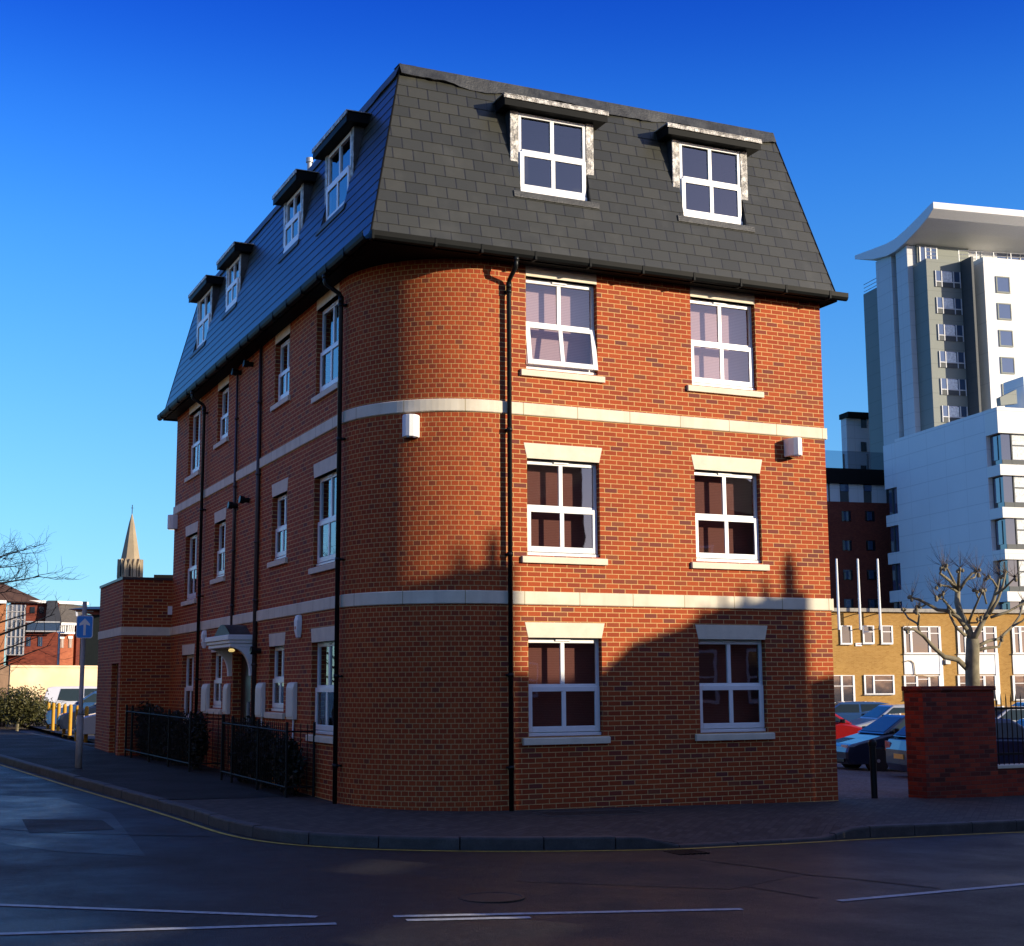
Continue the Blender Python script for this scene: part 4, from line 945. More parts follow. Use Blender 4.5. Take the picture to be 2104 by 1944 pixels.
fbox(MB(), 117, 1237, 182, 1240.5, TW+1.9, TW+2.1, AG).build('ridge_trim', M['white'], wg); fbox(MB(), 126, 1280, 160, 1284, TW-.6, TW-.32, AG).build('gutter', M['white'], wg)
fbox(MB(), 120, 1299, 154, 1302, TW-.9, TW+.2, AG).build('balcony', M['white'], wg)
for px in (122, 126, 130, 134, 139, 143, 147, 151): fbox(MB(), px, 1285, px+2.2, 1299, TW-.8, TW-.7, AG).build('baluster', M['white'], wg)
for px in (124, 141): 
    W = fbox(MB(), px, 1309, px+8, 1331, TW-.06, TW-.01, AG).build('window', M['dglass'], wg); fbox(MB(), px-.6, 1307, px+8.6, 1312, TW-.1, TW-.065, AG).build('lintel', M['white'], W); fbox(MB(), px+3.5, 1312, px+4.8, 1331, TW-.1, TW-.065, AG).build('glazing_bar', M['white'], W)
# dark lodge behind the sign
DK = FR(20); TD = 84; lod = thing('lodge_building', 'small shadowed building with a dark overhanging hipped roof behind the one way sign', 'building', tuple(DK.P(DK.front(178, 1400, TD)[0], TD, 0)))
fbox(MB(), 160, 1263, 240, 1430, TD, TD+5, DK).build('wall', plain('dark_green_boards', (.012, .016, .016), .8, .2), lod)
mb = MB(); s0, z0 = DK.front(147, 1253.5, TD); s1, _ = DK.front(262, 1253.5, TD); sa, za = DK.front(186, 1246.5, TD+2); sb, _ = DK.front(236, 1246.5, TD+2)
mb.loft([[DK.P(s0, TD-1, z0), DK.P(s1, TD-1, z0), DK.P(s1, TD+6, z0), DK.P(s0, TD+6, z0)], [DK.P(sa, TD+2, za), DK.P(sb, TD+2, za), DK.P(sb, TD+3, za), DK.P(sa, TD+3, za)]]); mb.build('roof', plain('dark_teal_roof', (.012, .02, .03), .5, .4), lod)
fbox(MB(), 156, 1255.5, 192, 1257.5, TD-.15, TD-.01, DK).build('gutter', M['steel'], lod)
lp = at(119.5, 1364, 70); lpt = thing('lamp_post', 'thin pale lamp post rising behind the cream wall before the flats', 'lamp post', (lp.x, lp.y, GZF))
lh = at(119.5, 1301, 70).z; MB().tube([(lp.x, lp.y, GZF), (lp.x, lp.y, lh)], [.06, .04], 8).build('pole', M['steel'], lpt); MB().box(Pw, lp.x-.1, lp.x+.25, lp.y-.08, lp.y+.08, lh, lh+.08).build('lantern', M['white'], lpt, bevel=.02)
fl = thing('flat_roof_building', 'distant pale building with a dark flat roof just showing behind the annex', 'building', tuple(at(340, 1400, 70)))
FF = FR(12); fbox(MB(), 327, 1188, 420, 1440, 68, 74, FF).build('wall', M['white'], fl); fbox(MB(), 316, 1182, 420, 1187.8, 67.2, 75, FF).build('roof', M['soffit'], fl)
# church spire
sm = plain('pale_limestone', (.33, .265, .175), .85, .2, var=.12, scale=.6, bump=.15); SPD = 210
ch = at(269.5, 1110, SPD); k = SPD/F_PX; CH = thing('church_spire', 'tall pale stone church spire with pinnacled belfry behind the annex', 'church', (ch.x, ch.y, GZF))
zz = lambda py: at(269.5, py, SPD).z
def octa(r, z, rot=.25, n=8): return [(ch.x+r*math.cos(2*math.pi*(i+rot)/n), ch.y+r*math.sin(2*math.pi*(i+rot)/n), z) for i in range(n)]
mb = MB(); mb.loft([octa(24.5*k*1.02, zz(1190)), octa(20.6*k, zz(1152)), octa(12.4*k, zz(1108)), octa(6.2*k, zz(1076)), octa(.6*k, zz(1054))]); mb.build('spire', sm, CH)
MB().loft([octa(25*k, GZF), octa(25*k, zz(1192)), octa(24*k, zz(1188))]).build('tower', sm, CH)
MB().loft([octa(33*k, GZF, .5, 4), octa(33*k, zz(1196), .5, 4), octa(24*k, zz(1180), .5, 4)]).build('tower_base', sm, CH)
mb = MB(); mb.tube([(ch.x, ch.y, zz(1056)), (ch.x, ch.y, zz(1036))], .06, 6); mb.box(Pw, ch.x-.2, ch.x+.2, ch.y-.05, ch.y+.05, zz(1043), zz(1042.3)); mb.build('weather_vane', M['black'], CH)
for i in range(8):
    a = 2*math.pi*(i+.75)/8; r_ = 20.8*k; c = Vector((ch.x+r_*math.cos(a), ch.y+r_*math.sin(a), 0)); u = Vector((math.cos(a), math.sin(a), 0)); v = Vector((-math.sin(a), math.cos(a), 0))
    mb = MB(); mb.loft([[c+v*x*k+u*d+Vector((0, 0, zz(y))) for x, y in ((-4.6, 1190), (4.6, 1190), (4.6, 1166), (0, 1150), (-4.6, 1166))] for d in (-2.2, .35)]); L_ = mb.build('lucarne', sm, CH)
    mb = MB(); mb.face([c+v*x*k+u*.37+Vector((0, 0, zz(y))) for x, y in ((-2.1, 1187), (2.1, 1187), (2.1, 1168), (0, 1160), (-2.1, 1168))]); mb.build('louvre', M['dark_in'], L_)
    a = 2*math.pi*(i+.25)/8; r_ = 23*k; mb = MB(); x, y = ch.x+r_*math.cos(a), ch.y+r_*math.sin(a)
    mb.loft([[(x+dx*w_, y+dy*w_, z) for dx, dy in ((-1, -1), (1, -1), (1, 1), (-1, 1))] for w_, z in ((.24, zz(1192)), (.22, zz(1162)), (.04, zz(1150)))]); mb.build('pinnacle', sm, CH)

# ------------------------------------------------------------------ buildings on the right
RF_ = FR(9.2)
def rbox(mb, px0, py0, px1, py1, t0, t1, tt=None): return fbox(mb, px0, py0, px1, py1, t0, t1, RF_, tt)
# yellow brick two-storey offices across the car park
TO = 80
zx = lambda x: 1690+x/4.83
zy = lambda y: 1230+y/4.83
OFC = thing('office_building', 'two storey yellow brick offices with white framed windows across the car park', 'building', tuple(RF_.P(RF_.front(1900, 1440, TO)[0], TO, -.8)))
s0, _ = RF_.front(1640, 1440, TO); s1, _ = RF_.front(2290, 1440, TO); zt_ = RF_.front(1900, zy(138), TO)[1]
MB().box(RF_.P, s0, s1, TO, TO+10, -1.2, zt_).build('wall', M['yellow_brick'], OFC)
MB().box(RF_.P, s0-.2, s1+.2, TO-.25, TO+10.2, zt_+.001, zt_+.22).build('roof_edge', plain('grey_roof_edge', (.30, .28, .24), .7, .3, var=.2), OFC)
def owin(x0, y0, x1, y1, bars=(), trans=None, depth=.12):
    px0, px1, py0, py1 = zx(x0), zx(x1), zy(y0), zy(y1)
    W = rbox(MB(), px0, py0, px1, py1, TO-.03, TO-.004).build('window', M['dglass'], OFC)
    e = 1.5; mb = MB(); t0, t1 = TO-.10, TO-.032
    rbox(mb, px0, py0, px0+e, py1, t0, t1); rbox(mb, px1-e, py0, px1, py1, t0, t1); rbox(mb, px0+e, py0, px1-e, py0+e, t0, t1); rbox(mb, px0+e, py1-e*1.3, px1-e, py1, t0, t1)
    for b in bars: rbox(mb, zx(b)-e*.6, py0+e, zx(b)+e*.6, py1-e*1.3, t0, t1)
    if trans: 
        for (ya, xa, xb) in trans: rbox(mb, zx(xa)+e*.61, zy(ya)-e*.5, zx(xb)-e*.61, zy(ya)+e*.5, t0, t1)
    mb.build('window_frame', M['white'], W)
    rbox(MB(), px0-.8, py1+.05, px1+.8, py1+1.8, TO-.16, TO-.005).build('sill', M['steel'], W)
owin(182, 268, 292, 450); owin(405, 268, 512, 445, (), [(330, 405, 512)]); owin(586, 268, 696, 447, (), [(330, 586, 696)])
owin(420, 758, 712, 950, (512,), [(812, 512, 712)]); owin(60, 760, 318, 1040, (195,), [(868, 60, 195), (868, 195, 318)])
for x0, x1 in ((815, 1170), (1350, 1725), (1895, 2270), (2440, 2815)):
    w_ = x1-x0; a, b = x0+w_*.19, x0+w_*.70
    owin(x0, 275, x1, 545, (a, b), [(345, x0, a), (325, a, b), (345, b, x1)]); owin(x0+4, 762, x1+4, 1005, (a+60, b), [(840, x0+4, a+60), (800, a+60, b)])
    P_ = rbox(MB(), zx(x0+2), zy(560), zx(x1+12), zy(752), TO-.06, TO-.003).build('spandrel_panel', M['white'], OFC)
    rbox(MB(), zx(x1+14), zy(540), zx(x1+20), zy(1050), TO-.09, TO-.003).build('downpipe', M['white'], OFC)
rbox(MB(), zx(330), zy(440), zx(390), zy(472), TO-.07, TO-.01).build('wall_sign', M['white'], OFC)
rbox(MB(), zx(345), zy(453), zx(375), zy(459), TO-.075, TO-.071).build('sign_print', PAINT['red'], OFC)
rbox(MB(), zx(1225), zy(605), zx(1270), zy(650), TO-.25, TO-.01).build('floodlight', M['steel'], OFC)
for x in (235, 460, 642, 474, 658): pass
pts = [RF_.P(*(lambda r: (r[0], TO-.12, r[1]))(RF_.front(zx(x), zy(y), TO-.12))) for x, y in ((822, 625), (850, 615), (880, 618), (905, 640), (912, 690), (918, 750), (935, 762), (1130, 782))]
MB().tube(pts, .035, 6).build('cable_conduit', plain('tan_pipe', (.42, .32, .2)), OFC)
for x in (150, 362, 560):
    p0 = RF_.front(zx(x+20), zy(310), TO-.7); p1 = RF_.front(zx(x-22), zy(-395), TO-.7)
    s_ = (RF_.front(zx(x+5), zy(50), TO-.7))[0]
    fp = thing('flagpole', {150: 'white flagpole nearest the brick corner building', 362: 'middle white flagpole on the office front', 560: 'white flagpole nearest the big office windows'}[x], 'flagpole', tuple(RF_.P(s_, TO-.7, p0[1])), group='flagpoles on the yellow brick offices')
    MB().tube([RF_.P(s_, TO-.7, p0[1]), RF_.P(s_, TO-.7, p1[1])], [.085, .06], 8).build('pole', M['white'], fp)
    mb = MB()
    for y in (150, 300): z = RF_.front(zx(x), zy(y), TO-.7)[1]; mb.tube([RF_.P(s_, TO-.7, z), RF_.P(s_, TO, z)], .03, 6)
    mb.build('bracket', M['black'], fp)

cladw = NT('pale_cladding'); sx = cladw.n('ShaderNodeSeparateXYZ'); cladw.t.links.new(cladw.uv(), sx.inputs[0])
def lines(m, sock, period, wd):
    f = m.math('FRACT', m.math('DIVIDE', sock, period)); return m.rng(m.math('MULTIPLY', m.math('MINIMUM', f, m.math('SUBTRACT', 1.0, f)), period), wd*.5, wd)
def clad(name, col, pz=1.5, pu=3.0):
    m = NT(name); s_ = m.n('ShaderNodeSeparateXYZ'); m.t.links.new(m.uv(), s_.inputs[0])
    l = m.math('MINIMUM', lines(m, s_.outputs[1], pz, .05), lines(m, s_.outputs[0], pu, .035) if pu else 1.0)
    c = m.mix(m.rng(m.noise(.25, 4), .3, .7), tuple(x*.94 for x in col), col)
    m.base(m.mix(l, tuple(x*.8 for x in col), c)); m.p(.6, .3); return m.mat
M['cw'] = clad('white_cladding', (.78, .78, .76), 1.55, 3.1); M['cwr'] = clad('white_render', (.80, .79, .73), 3.1, 0); M['cg'] = clad('grey_cladding', (.21, .23, .20), 1.5, 0); M['cg2'] = clad('pale_grey_cladding', (.60, .61, .60), 1.5, 2.2); M['cdk'] = clad('dark_grey_cladding', (.07, .08, .08), 1.5, 0)
# white stepped block in front of the tower
TM = 105
MID = thing('white_block', 'white clad block with wraparound strip windows below the tower', 'building', tuple(RF_.P(RF_.front(2050, 1400, TM)[0], TM, -1)))
sc_, ztop = RF_.front(2048, 836, TM)
# floor bands on the street front: (top, bottom) of white bands in zoom-3 coordinates at the corner
def z3(y): return RF_.front(1690+1690/4.62, 860+y/4.62, TM)[1]
bands = [(ztop, z3(135)), (z3(432), z3(535)), (z3(838), z3(940)), (z3(1238), z3(1335)), (z3(1640), z3(1735))]
fl_ = bands[1][0]-bands[2][0]
tL, _ = RF_.side(1842, 1000, sc_); tS, _ = RF_.side(1818, 1000, sc_); rc = 3.6     # left face: recess of the corner window, far strip
tc = RF_.side(2028, 950, sc_)[0]
MB().box(RF_.P, sc_+.02, sc_+32, tc, tL, -1.2, ztop-.02).build('side_wall', M['cw'], MID)
for i, (za, zb) in enumerate(bands):
    MB().box(RF_.P, sc_, sc_+32, TM, tc-.001, zb, za).build('spandrel', M['cwr'], MID)
    zn = bands[i+1][0] if i+1 < len(bands) else -1.2
    W = MB().box(RF_.P, sc_+.45, sc_+32, TM+.35, tc-.002, zn, zb-.001).build('window', M['dglass'], MID)
    mb = MB(); x = sc_+1.4; mbl = MB()
    while x < sc_+8:
        MB().box(RF_.P, x, x+.12, TM+.27, TM+.345, zn, zb-.002).build('mullion', M['cdk'], W); x += 2.05
    MB().box(RF_.P, sc_+.45, sc_+8, TM+.28, TM+.343, zn+.001, zn+.45).build('sill_panel', M['cdk'], W)
    MB().box(RF_.P, sc_+1.4, sc_+8, TM+.29, TM+.342, (zn+zb)/2+.3, (zn+zb)/2+.4).build('transom', M['cdk'], W)
    mb = MB(); mb.box(RF_.P, sc_+1.55, sc_+3.3, TM+.32, TM+.341, zn+.5, (zn+zb)/2+.3); mb.box(RF_.P, sc_+1.55, sc_+3.3, TM+.32, TM+.341, (zn+zb)/2+.42, zb-.1); mb.build('blind', M['curtain'], W)
    MB().box(RF_.P, sc_+.38, sc_+.44, TM+.8, TM+(tc-TM)*.86, zn+.5, zb-.15).build('side_pane', M['bglass'], W)
for i in range(6):                                    # far strip of windows on the side
    zh = z3(420)+.2-i*fl_
    if i < 5:
        W = MB().box(RF_.P, sc_+.25, sc_+1, tL+.001, tS-.3, zh-fl_*.70, zh).build('window', M['bglass'], MID)
        MB().box(RF_.P, sc_+.15, sc_+.24, tL+(tS-tL)*.45, tL+(tS-tL)*.55, zh-fl_*.70, zh).build('mullion', M['cdk'], W)
    MB().box(RF_.P, sc_, sc_+32, tL+.001, tS, zh-fl_, zh-fl_*.70-.001).build('spandrel', M['cw'], MID)
MB().box(RF_.P, sc_, sc_+32, tL+.001, tS, z3(420)+.201, RF_.side(1818, 915, sc_)[1]).build('spandrel', M['cw'], MID)
MB().box(RF_.P, sc_+1.2, sc_+30, tc, tS-.4, -1.2, ztop-1.2).build('core', M['cdk'], MID)
mb = MB(); s_, z_ = RF_.front(2090, 800, TM+4); mb.box(RF_.P, s_, s_+8, TM+3, TM+6, ztop-.01, z_+1.0); PLN = mb.build('roof_plant', M['cwr'], MID)
MB().loft([[RF_.P(*(lambda r: (r[0], TM+3+d, r[1]))(RF_.front(1740+x/5.495, 680+y/5.495, TM+3))) for x, y in ((1730, 750), (1915, 660), (1925, 820), (1740, 840))] for d in (0, .6)]).build('louvre_screen', M['cg'], PLN)
# the tower
TT = 122
TW_ = thing('tower_block', 'tall grey and white residential tower with a swept wing roof', 'tower', tuple(RF_.P(RF_.front(1905, 1400, TT)[0], TT, -1)))
y1_ = lambda y: 400+y/5.495
x1_ = lambda x: 1740+x/5.495
sF, _ = RF_.front(1904, 560, TT)
zpar = RF_.front(1904, y1_(720), TT)[1]
fh = (RF_.front(1930, y1_(865), TT)[1]-RF_.front(1930, y1_(1165), TT)[1])
sR1 = RF_.front(x1_(1310), 560, TT)[0]; sR2 = RF_.front(x1_(1440), 560, TT)[0]; sR3 = RF_.front(x1_(1985), 560, TT)[0]
t4L = RF_.side(1800, 560, sF-.6)[0]
MB().box(RF_.P, sF, sR1, TT, t4L-.1, -1.2, zpar).build('wall', M['cg'], TW_)
MB().box(RF_.P, sR1, sR2, TT+1.2, t4L-.1, -1.2, zpar-.1).build('recess_wall', M['cg'], TW_)
MB().box(RF_.P, sR1-.25, sR1, TT-1.9, TT-.001, -1.2, zpar-.05).build('fin', M['cdk'], TW_)
MB().box(RF_.P, sR2, sR3, TT-1.6, t4L-.1, -1.2, zpar+.1).build('white_wall', M['cwr'], TW_)
MB().box(RF_.P, sR3+.01, sR3+14, TT-.4, t4L-.1, -1.2, zpar-.1).build('wall', M['cg2'], TW_)
t1L, _ = RF_.side(1876, 560, sF); 
# side slabs: grey recess, two pale slabs with a slot of windows between, a lower grey slab
t2L = RF_.side(1842, 560, sF-.6)[0]; t3L = RF_.side(1832, 560, sF-.6)[0]; t4L = RF_.side(1800, 560, sF-.6)[0]
zsl = RF_.side(1871, 498, sF-.6)[1]; zs2 = RF_.side(1836, 521, sF-.6)[1]; zs4 = RF_.side(1800, 538, sF-.6)[1]
MB().box(RF_.P, sF-.6, sF+10, t1L, t2L, -1.2, zsl-.1).build('side_slab', M['cg2'], TW_)
MB().box(RF_.P, sF-.6, sF+10, t3L, t4L, -1.2, zs4).build('side_slab', M['cg2'], TW_)
MB().box(RF_.P, sF+.1, sF+10, t2L+.001, t3L-.001, -1.2, zs2-.1).build('slot_wall', M['cg'], TW_)
for i in range(8):
    zt2 = RF_.side(1836, y1_(785), sF)[1]-i*fh
    W = MB().box(RF_.P, sF-.02, sF+.09, t2L+.25, t3L-.25, zt2-fh*.62, zt2).build('window', M['bglass'] if i < 3 else M['curtain'], TW_)
t5L = RF_.side(1778, 700, sF+.6)[0]; MB().box(RF_.P, sF+.6, sF+10, t4L+.001, t5L, -1.2, RF_.side(1778, 603, sF+.6)[1]).build('side_slab', M['cg'], TW_)
for i in range(7):
    zt2 = RF_.front(1930, y1_(862), TT)[1]-i*fh
    a, b = RF_.front(x1_(980+i*20), 640, TT)[0], 0
    a = sF+.9; b = sR1-.35; h_ = fh*.60
    W = MB().box(RF_.P, a, b, TT-.06, TT-.005, zt2-h_, zt2).build('window', M['bglass'], TW_)
    wd = b-a; mb = MB()
    for f in (.0, .23, .70, .96): mb.box(RF_.P, a+wd*f, a+wd*f+.10, TT-.12, TT-.062, zt2-h_, zt2)
    mb.box(RF_.P, a+.1, b, TT-.11, TT-.063, zt2-h_*.70, zt2-h_*.64); mb.build('window_frame', M['cg2'], W)
    mb = MB(); mb.box(RF_.P, a+wd*.27, a+wd*.66, TT-.085, TT-.064, zt2-h_*.64, zt2-.08); mb.build('curtain', M['curtain'], W)
    MB().box(RF_.P, a+.1, b, TT-.09, TT-.063, zt2-h_, zt2-h_*.71).build('lower_panel', M['cdk'], W)
    a2, b2 = sR1+.25, sR2-.15
    W = MB().box(RF_.P, a2, b2, TT+1.14, TT+1.195, zt2-h_-.15, zt2-.15).build('window', M['bglass'], TW_)
    mb = MB(); mb.box(RF_.P, (a2+b2)/2-.3, (a2+b2)/2-.05, TT+1.08, TT+1.138, zt2-h_-.15, zt2-.15); mb.build('window_frame', M['curtain'], W)
    sw, zw_ = RF_.front(x1_(1690), y1_(935), TT-1.6); zw_ -= i*fh
    W = MB().box(RF_.P, sw, sw+1.35, TT-1.66, TT-1.605, zw_-1.45, zw_).build('window', M['bglass'], TW_)
    mb = MB(); 
    for q in ((sw-.14, sw-.001, zw_-1.6, zw_+.12), (sw+1.351, sw+1.45, zw_-1.6, zw_+.12), (sw, sw+1.35, zw_+.001, zw_+.12), (sw, sw+1.35, zw_-1.6, zw_-1.451)): mb.box(RF_.P, q[0], q[1], TT-1.70, TT-1.605, q[2], q[3])
    mb.build('window_frame', M['cg'], W)
# penthouse storey, set back
tp = TT+2.2; zpt = RF_.front(1917, y1_(350), tp)[1]
MB().box(RF_.P, sF+.4, sF+6.4, tp, tp+1.6, zpar, zpt+.15).build('penthouse_wall', M['cg'], TW_)
PG = MB().box(RF_.P, sF+6.401, sF+34, tp+.3, tp+1.6, zpar, zpt+.15).build('penthouse_glazing', M['bglass'], TW_)
mb = MB(); x = sF+6.5
while x < sF+16: mb.box(RF_.P, x, x+.1, tp+.2, tp+.298, zpar, zpt); x += 1.55
zr_ = RF_.front(2000, y1_(515), tp)[1]; mb.box(RF_.P, sF+6.41, sF+34, tp+.21, tp+.297, zr_-.06, zr_+.06); mb.build('mullion', M['cg2'], PG)
W = MB().box(RF_.P, sF+.6, sF+2.7, tp-.06, tp-.005, zpar+.3, RF_.front(1930, y1_(605), tp)[1]).build('window', M['bglass'], TW_); mb = MB()
for f in (.6, 1.25, 1.85, 2.55): mb.box(RF_.P, sF+f, sF+f+.14, tp-.11, tp-.062, zpar+.3, RF_.front(1930, y1_(605), tp)[1])
mb.build('window_frame', M['white'], W)
mb = MB()
for z in (.35, .75, 1.15):
    mb.tube([RF_.P(sR1-.3, TT+.1, zpar+z), RF_.P(sR3+8, TT-1.2, zpar+z)], .04, 5); mb.tube([RF_.P(sF+.1, TT+.1, zpar+z), RF_.P(sF+1.2, TT+.1, zpar+z)], .04, 5)
for k in range(9): mb.tube([RF_.P(sR1-.3+(sR3+8-sR1+.3)*k/8, TT+.1-1.3*k/8, zpar), RF_.P(sR1-.3+(sR3+8-sR1+.3)*k/8, TT+.1-1.3*k/8, zpar+1.15)], .04, 5)
mb.build('balustrade', M['steel'], TW_)
# wing roof: profile seen on the side, swept to the right
sO = sF-1.0
prof_px = [(1756, 525, 533), (1790, 512.5, 534), (1820, 501, 527), (1838, 491, 517), (1860, 472, 498), (1885, 447, 472), (1905, 426, 448), (1917, 414.5, 428.5)]
up = []; dn = []
for px, a, b in prof_px:
    t, z = RF_.side(px, a, sO); up.append((t, z)); _, z2 = RF_.side(px, b, sO); dn.append((t, z2))
rings = [[RF_.P(s_, t, z) for t, z in up+dn[::-1]] for s_ in (sO, sO+34)]
MB().loft(rings).build('wing_roof', plain('white_roof_metal', (.70, .70, .68), .45, .4, var=.04), TW_, bevel=.03)
mb = MB()
for dz in (.3, .7, 1.1): mb.tube([RF_.P(sF+.7, t4L+.3, RF_.side(1778, 603, sF+.6)[1]+dz), RF_.P(sF+.7, t5L, RF_.side(1778, 603, sF+.6)[1]+dz)], .04, 5)
mb.build('balustrade', M['steel'], TW_)
# pale lower block left of the tower
TB = 140
LB = thing('apartment_building', 'pale clad block with small dark windows and flat overhanging roof left of the tower', 'building', tuple(RF_.P(RF_.front(1778, 1400, TB)[0], TB, -1)))
rbox(MB(), 1762, 862, 1812, 1440, TB, TB+1.2).build('wall', M['cg2'], LB)
rbox(MB(), 1743, 849, 1812, 856, TB-.8, TB+1.3).build('roof', M['soffit'], LB)
for py in (860, 908.5, 957, 1005): rbox(MB(), 1770, py, 1780, py+19, TB-.08, TB-.004).build('window', M['dglass'], LB)
# red brick flats with grey top storey
TR_ = 128
RB = thing('apartment_building', 'dark red brick flats with a grey panelled top storey and glass roof screen', 'building', tuple(RF_.P(RF_.front(1770, 1400, TR_)[0], TR_, -1)))
x3 = lambda x: 1690+x/4.62
y3 = lambda y: 860+y/4.62
rbox(MB(), 1600, y3(808), 1850, 1440, TR_, TR_+12).build('wall', M['far_red'], RB)
rbox(MB(), 1600, y3(600), 1850, y3(806), TR_+.2, TR_+12).build('top_storey', M['cdk'], RB)
rbox(MB(), 1600, y3(498), 1850, y3(598), TR_-.3, TR_+12.5, TR_).build('roof', M['soffit'], RB)
for xa, xb in ((-30, 50), (75, 160), (255, 385), (473, 600)): rbox(MB(), x3(xa), y3(605), x3(xb), y3(803), TR_+.08, TR_+.195).build('panel', M['cg2'], RB)
for xa in (170, 398): W = rbox(MB(), x3(xa), y3(612), x3(xa+80), y3(690), TR_+.1, TR_+.19).build('window', M['bglass'], RB)
for r in range(4):
    for xa in (185+8*r, 410+8*r, -60):
        y_ = 880+r*278
        W = rbox(MB(), x3(xa), y3(y_), x3(xa+82), y3(y_+95), TR_-.04, TR_-.003).build('window', M['dglass'], RB); rbox(MB(), x3(xa+18), y3(y_+8), x3(xa+58), y3(y_+86), TR_-.07, TR_-.042).build('pane', M['bglass'], W)
gm = NT('glass_screen'); tb = gm.n('ShaderNodeBsdfTransparent'); tb.inputs[0].default_value = (.72, .76, .80, 1); gm.t.links.new(tb.outputs[0], gm.out.inputs['Surface'])
rbox(MB(), 1640, y3(328), 1835, y3(497), TR_+1, TR_+1.03).build('glass_screen', gm.mat, RB)
for xa in (200, 427): rbox(MB(), x3(xa), y3(335), x3(xa+9), y3(497), TR_+.9, TR_+.99).build('screen_post', M['cdk'], RB)

# ------------------------------------------------------------------ trees
def limb(mb, pts, r0, r1, n=7):
    k = len(pts); mb.tube(pts, [r0+(r1-r0)*i/(k-1) for i in range(k)], n)
TD_ = 50; MPX = TD_/F_PX
def tp_(x, y, dd=0): return at(1680+x/2.842, 1050+y/2.842, TD_+dd)
pt = tp_(900, 1005); tg = gz(pt.x, pt.y); TREE = thing('pollarded_tree', 'bare pollarded tree with knobbly limbs in front of the offices', 'tree', (pt.x, pt.y, tg))
mb = MB(); limb(mb, [Vector((pt.x, pt.y, tg-.2)), Vector((pt.x, pt.y, tg+.6)), tp_(902, 900), tp_(905, 820), tp_(905, 745)], .27, .23, 12); mb.build('trunk', M['bark'], TREE, smooth=True)
LIMBS = [([(880, 925), (820, 870), (740, 850), (670, 790), (620, 730), (560, 690), (515, 698)], .13, .05), ([(597, 712), (585, 660), (530, 630), (500, 582)], .06, .035), ([(588, 665), (592, 610), (575, 575)], .05, .03),
         ([(900, 770), (880, 690), (835, 600), (815, 530), (817, 465)], .17, .12), ([(817, 470), (770, 410), (712, 362), (730, 325)], .08, .04), ([(819, 462), (785, 390), (755, 330)], .07, .04), ([(822, 462), (826, 385), (830, 330)], .08, .045), ([(824, 465), (865, 410), (905, 362), (935, 350)], .07, .04), ([(815, 470), (760, 440), (705, 432)], .06, .04), ([(880, 400), (915, 385), (930, 360)], .04, .03),
         ([(872, 690), (820, 620), (760, 580), (700, 575), (650, 545), (590, 520), (545, 505)], .10, .05), ([(800, 600), (735, 520), (690, 508)], .05, .035), ([(740, 527), (733, 490)], .04, .03), ([(862, 730), (810, 680), (775, 620), (760, 572)], .08, .04), ([(640, 545), (610, 560), (590, 548)], .04, .03),
         ([(905, 755), (940, 690), (970, 640), (1000, 590), (1030, 520), (1050, 440), (1060, 380)], .14, .06), ([(1050, 445), (1020, 402), (990, 385)], .05, .03), ([(1038, 485), (1090, 450), (1150, 388)], .06, .035), ([(1000, 600), (1050, 520), (1080, 440), (1098, 360)], .08, .04), ([(880, 650), (905, 590), (935, 520), (963, 468)], .06, .035), ([(938, 515), (918, 466)], .04, .03), ([(985, 540), (965, 470)], .04, .03),
         ([(910, 820), (985, 800), (1060, 790), (1075, 745)], .08, .04), ([(920, 795), (1000, 760), (1060, 745), (1140, 672), (1180, 615), (1204, 530)], .08, .04), ([(1010, 620), (1110, 590), (1204, 535), (1250, 520)], .06, .035), ([(880, 655), (930, 650), (948, 628)], .04, .025), ([(1135, 675), (1200, 640), (1260, 560)], .05, .03)]
rd = random.Random(4); knob = MB(); tw = MB()
for i, (pts, r0, r1) in enumerate(LIMBS):
    d0 = 0; d1 = rd.uniform(-1.6, 1.6); n = len(pts); mb = MB()
    q = [tp_(x+rd.uniform(-3, 3), y+rd.uniform(-3, 3), d0+(d1-d0)*k/(n-1)) for k, (x, y) in enumerate(pts)]
    limb(mb, q, r0*.85, r1*.8, 8); mb.build('limb', M['bark'], TREE, smooth=True)
    e = q[-1]
    for j in range(3): knob.lathe(e+Vector((rd.uniform(-.07, .07), rd.uniform(-.07, .07), rd.uniform(-.12, .06))), [(.01, -.07), (.05, -.05), (.066, .0), (.045, .05), (.01, .07)], 6)
    for j in range(11):
        a = Vector((rd.gauss(0, .55), rd.gauss(0, .5), rd.uniform(.3, 1.3))); l = rd.uniform(.3, .95) if pts[-1][1] < 520 else rd.uniform(.1, .4)
        tw.tube([e, e+a.normalized()*l*.6, e+a.normalized()*l+Vector((0, 0, .12*l))], [.009, .006, .002], 3)
tag(knob.build('pollard_knobs', M['bark'], TREE), kind='stuff'); tag(tw.build('twigs', M['twig'], TREE, fix=False), kind='stuff')
# bare tree reaching in from the left edge
def grow(mb, p, d, l, r, lev, rd, mbt, bend=.25):
    n = 4; pts = [p]; q = p.copy(); dd = d.copy()
    for k in range(n):
        dd = (dd+Vector((rd.gauss(0, bend), rd.gauss(0, bend), rd.gauss(0, bend)+.03))).normalized(); q = q+dd*l/n; pts.append(q.copy())
    (mb if lev < 3 else mbt).tube(pts, [r*(1-.62*k/n) for k in range(n+1)], 7 if lev < 2 else 4)
    if lev >= 5 or l < .16: return
    for k in range(2, n+1):
        for j in range(2 if lev < 4 else 2):
            nd = (dd+Vector((rd.gauss(0, .55), rd.gauss(0, .55), rd.gauss(.05, .5)))).normalized()
            grow(mb, pts[k], nd, l*rd.uniform(.45, .7), r*.45, lev+1, rd, mbt)
TL = 33; tb_ = at(-175, 1500, TL); BT = thing('bare_tree', 'bare winter tree whose branches reach in from the left edge', 'tree', (tb_.x, tb_.y, gz(tb_.x, tb_.y)))
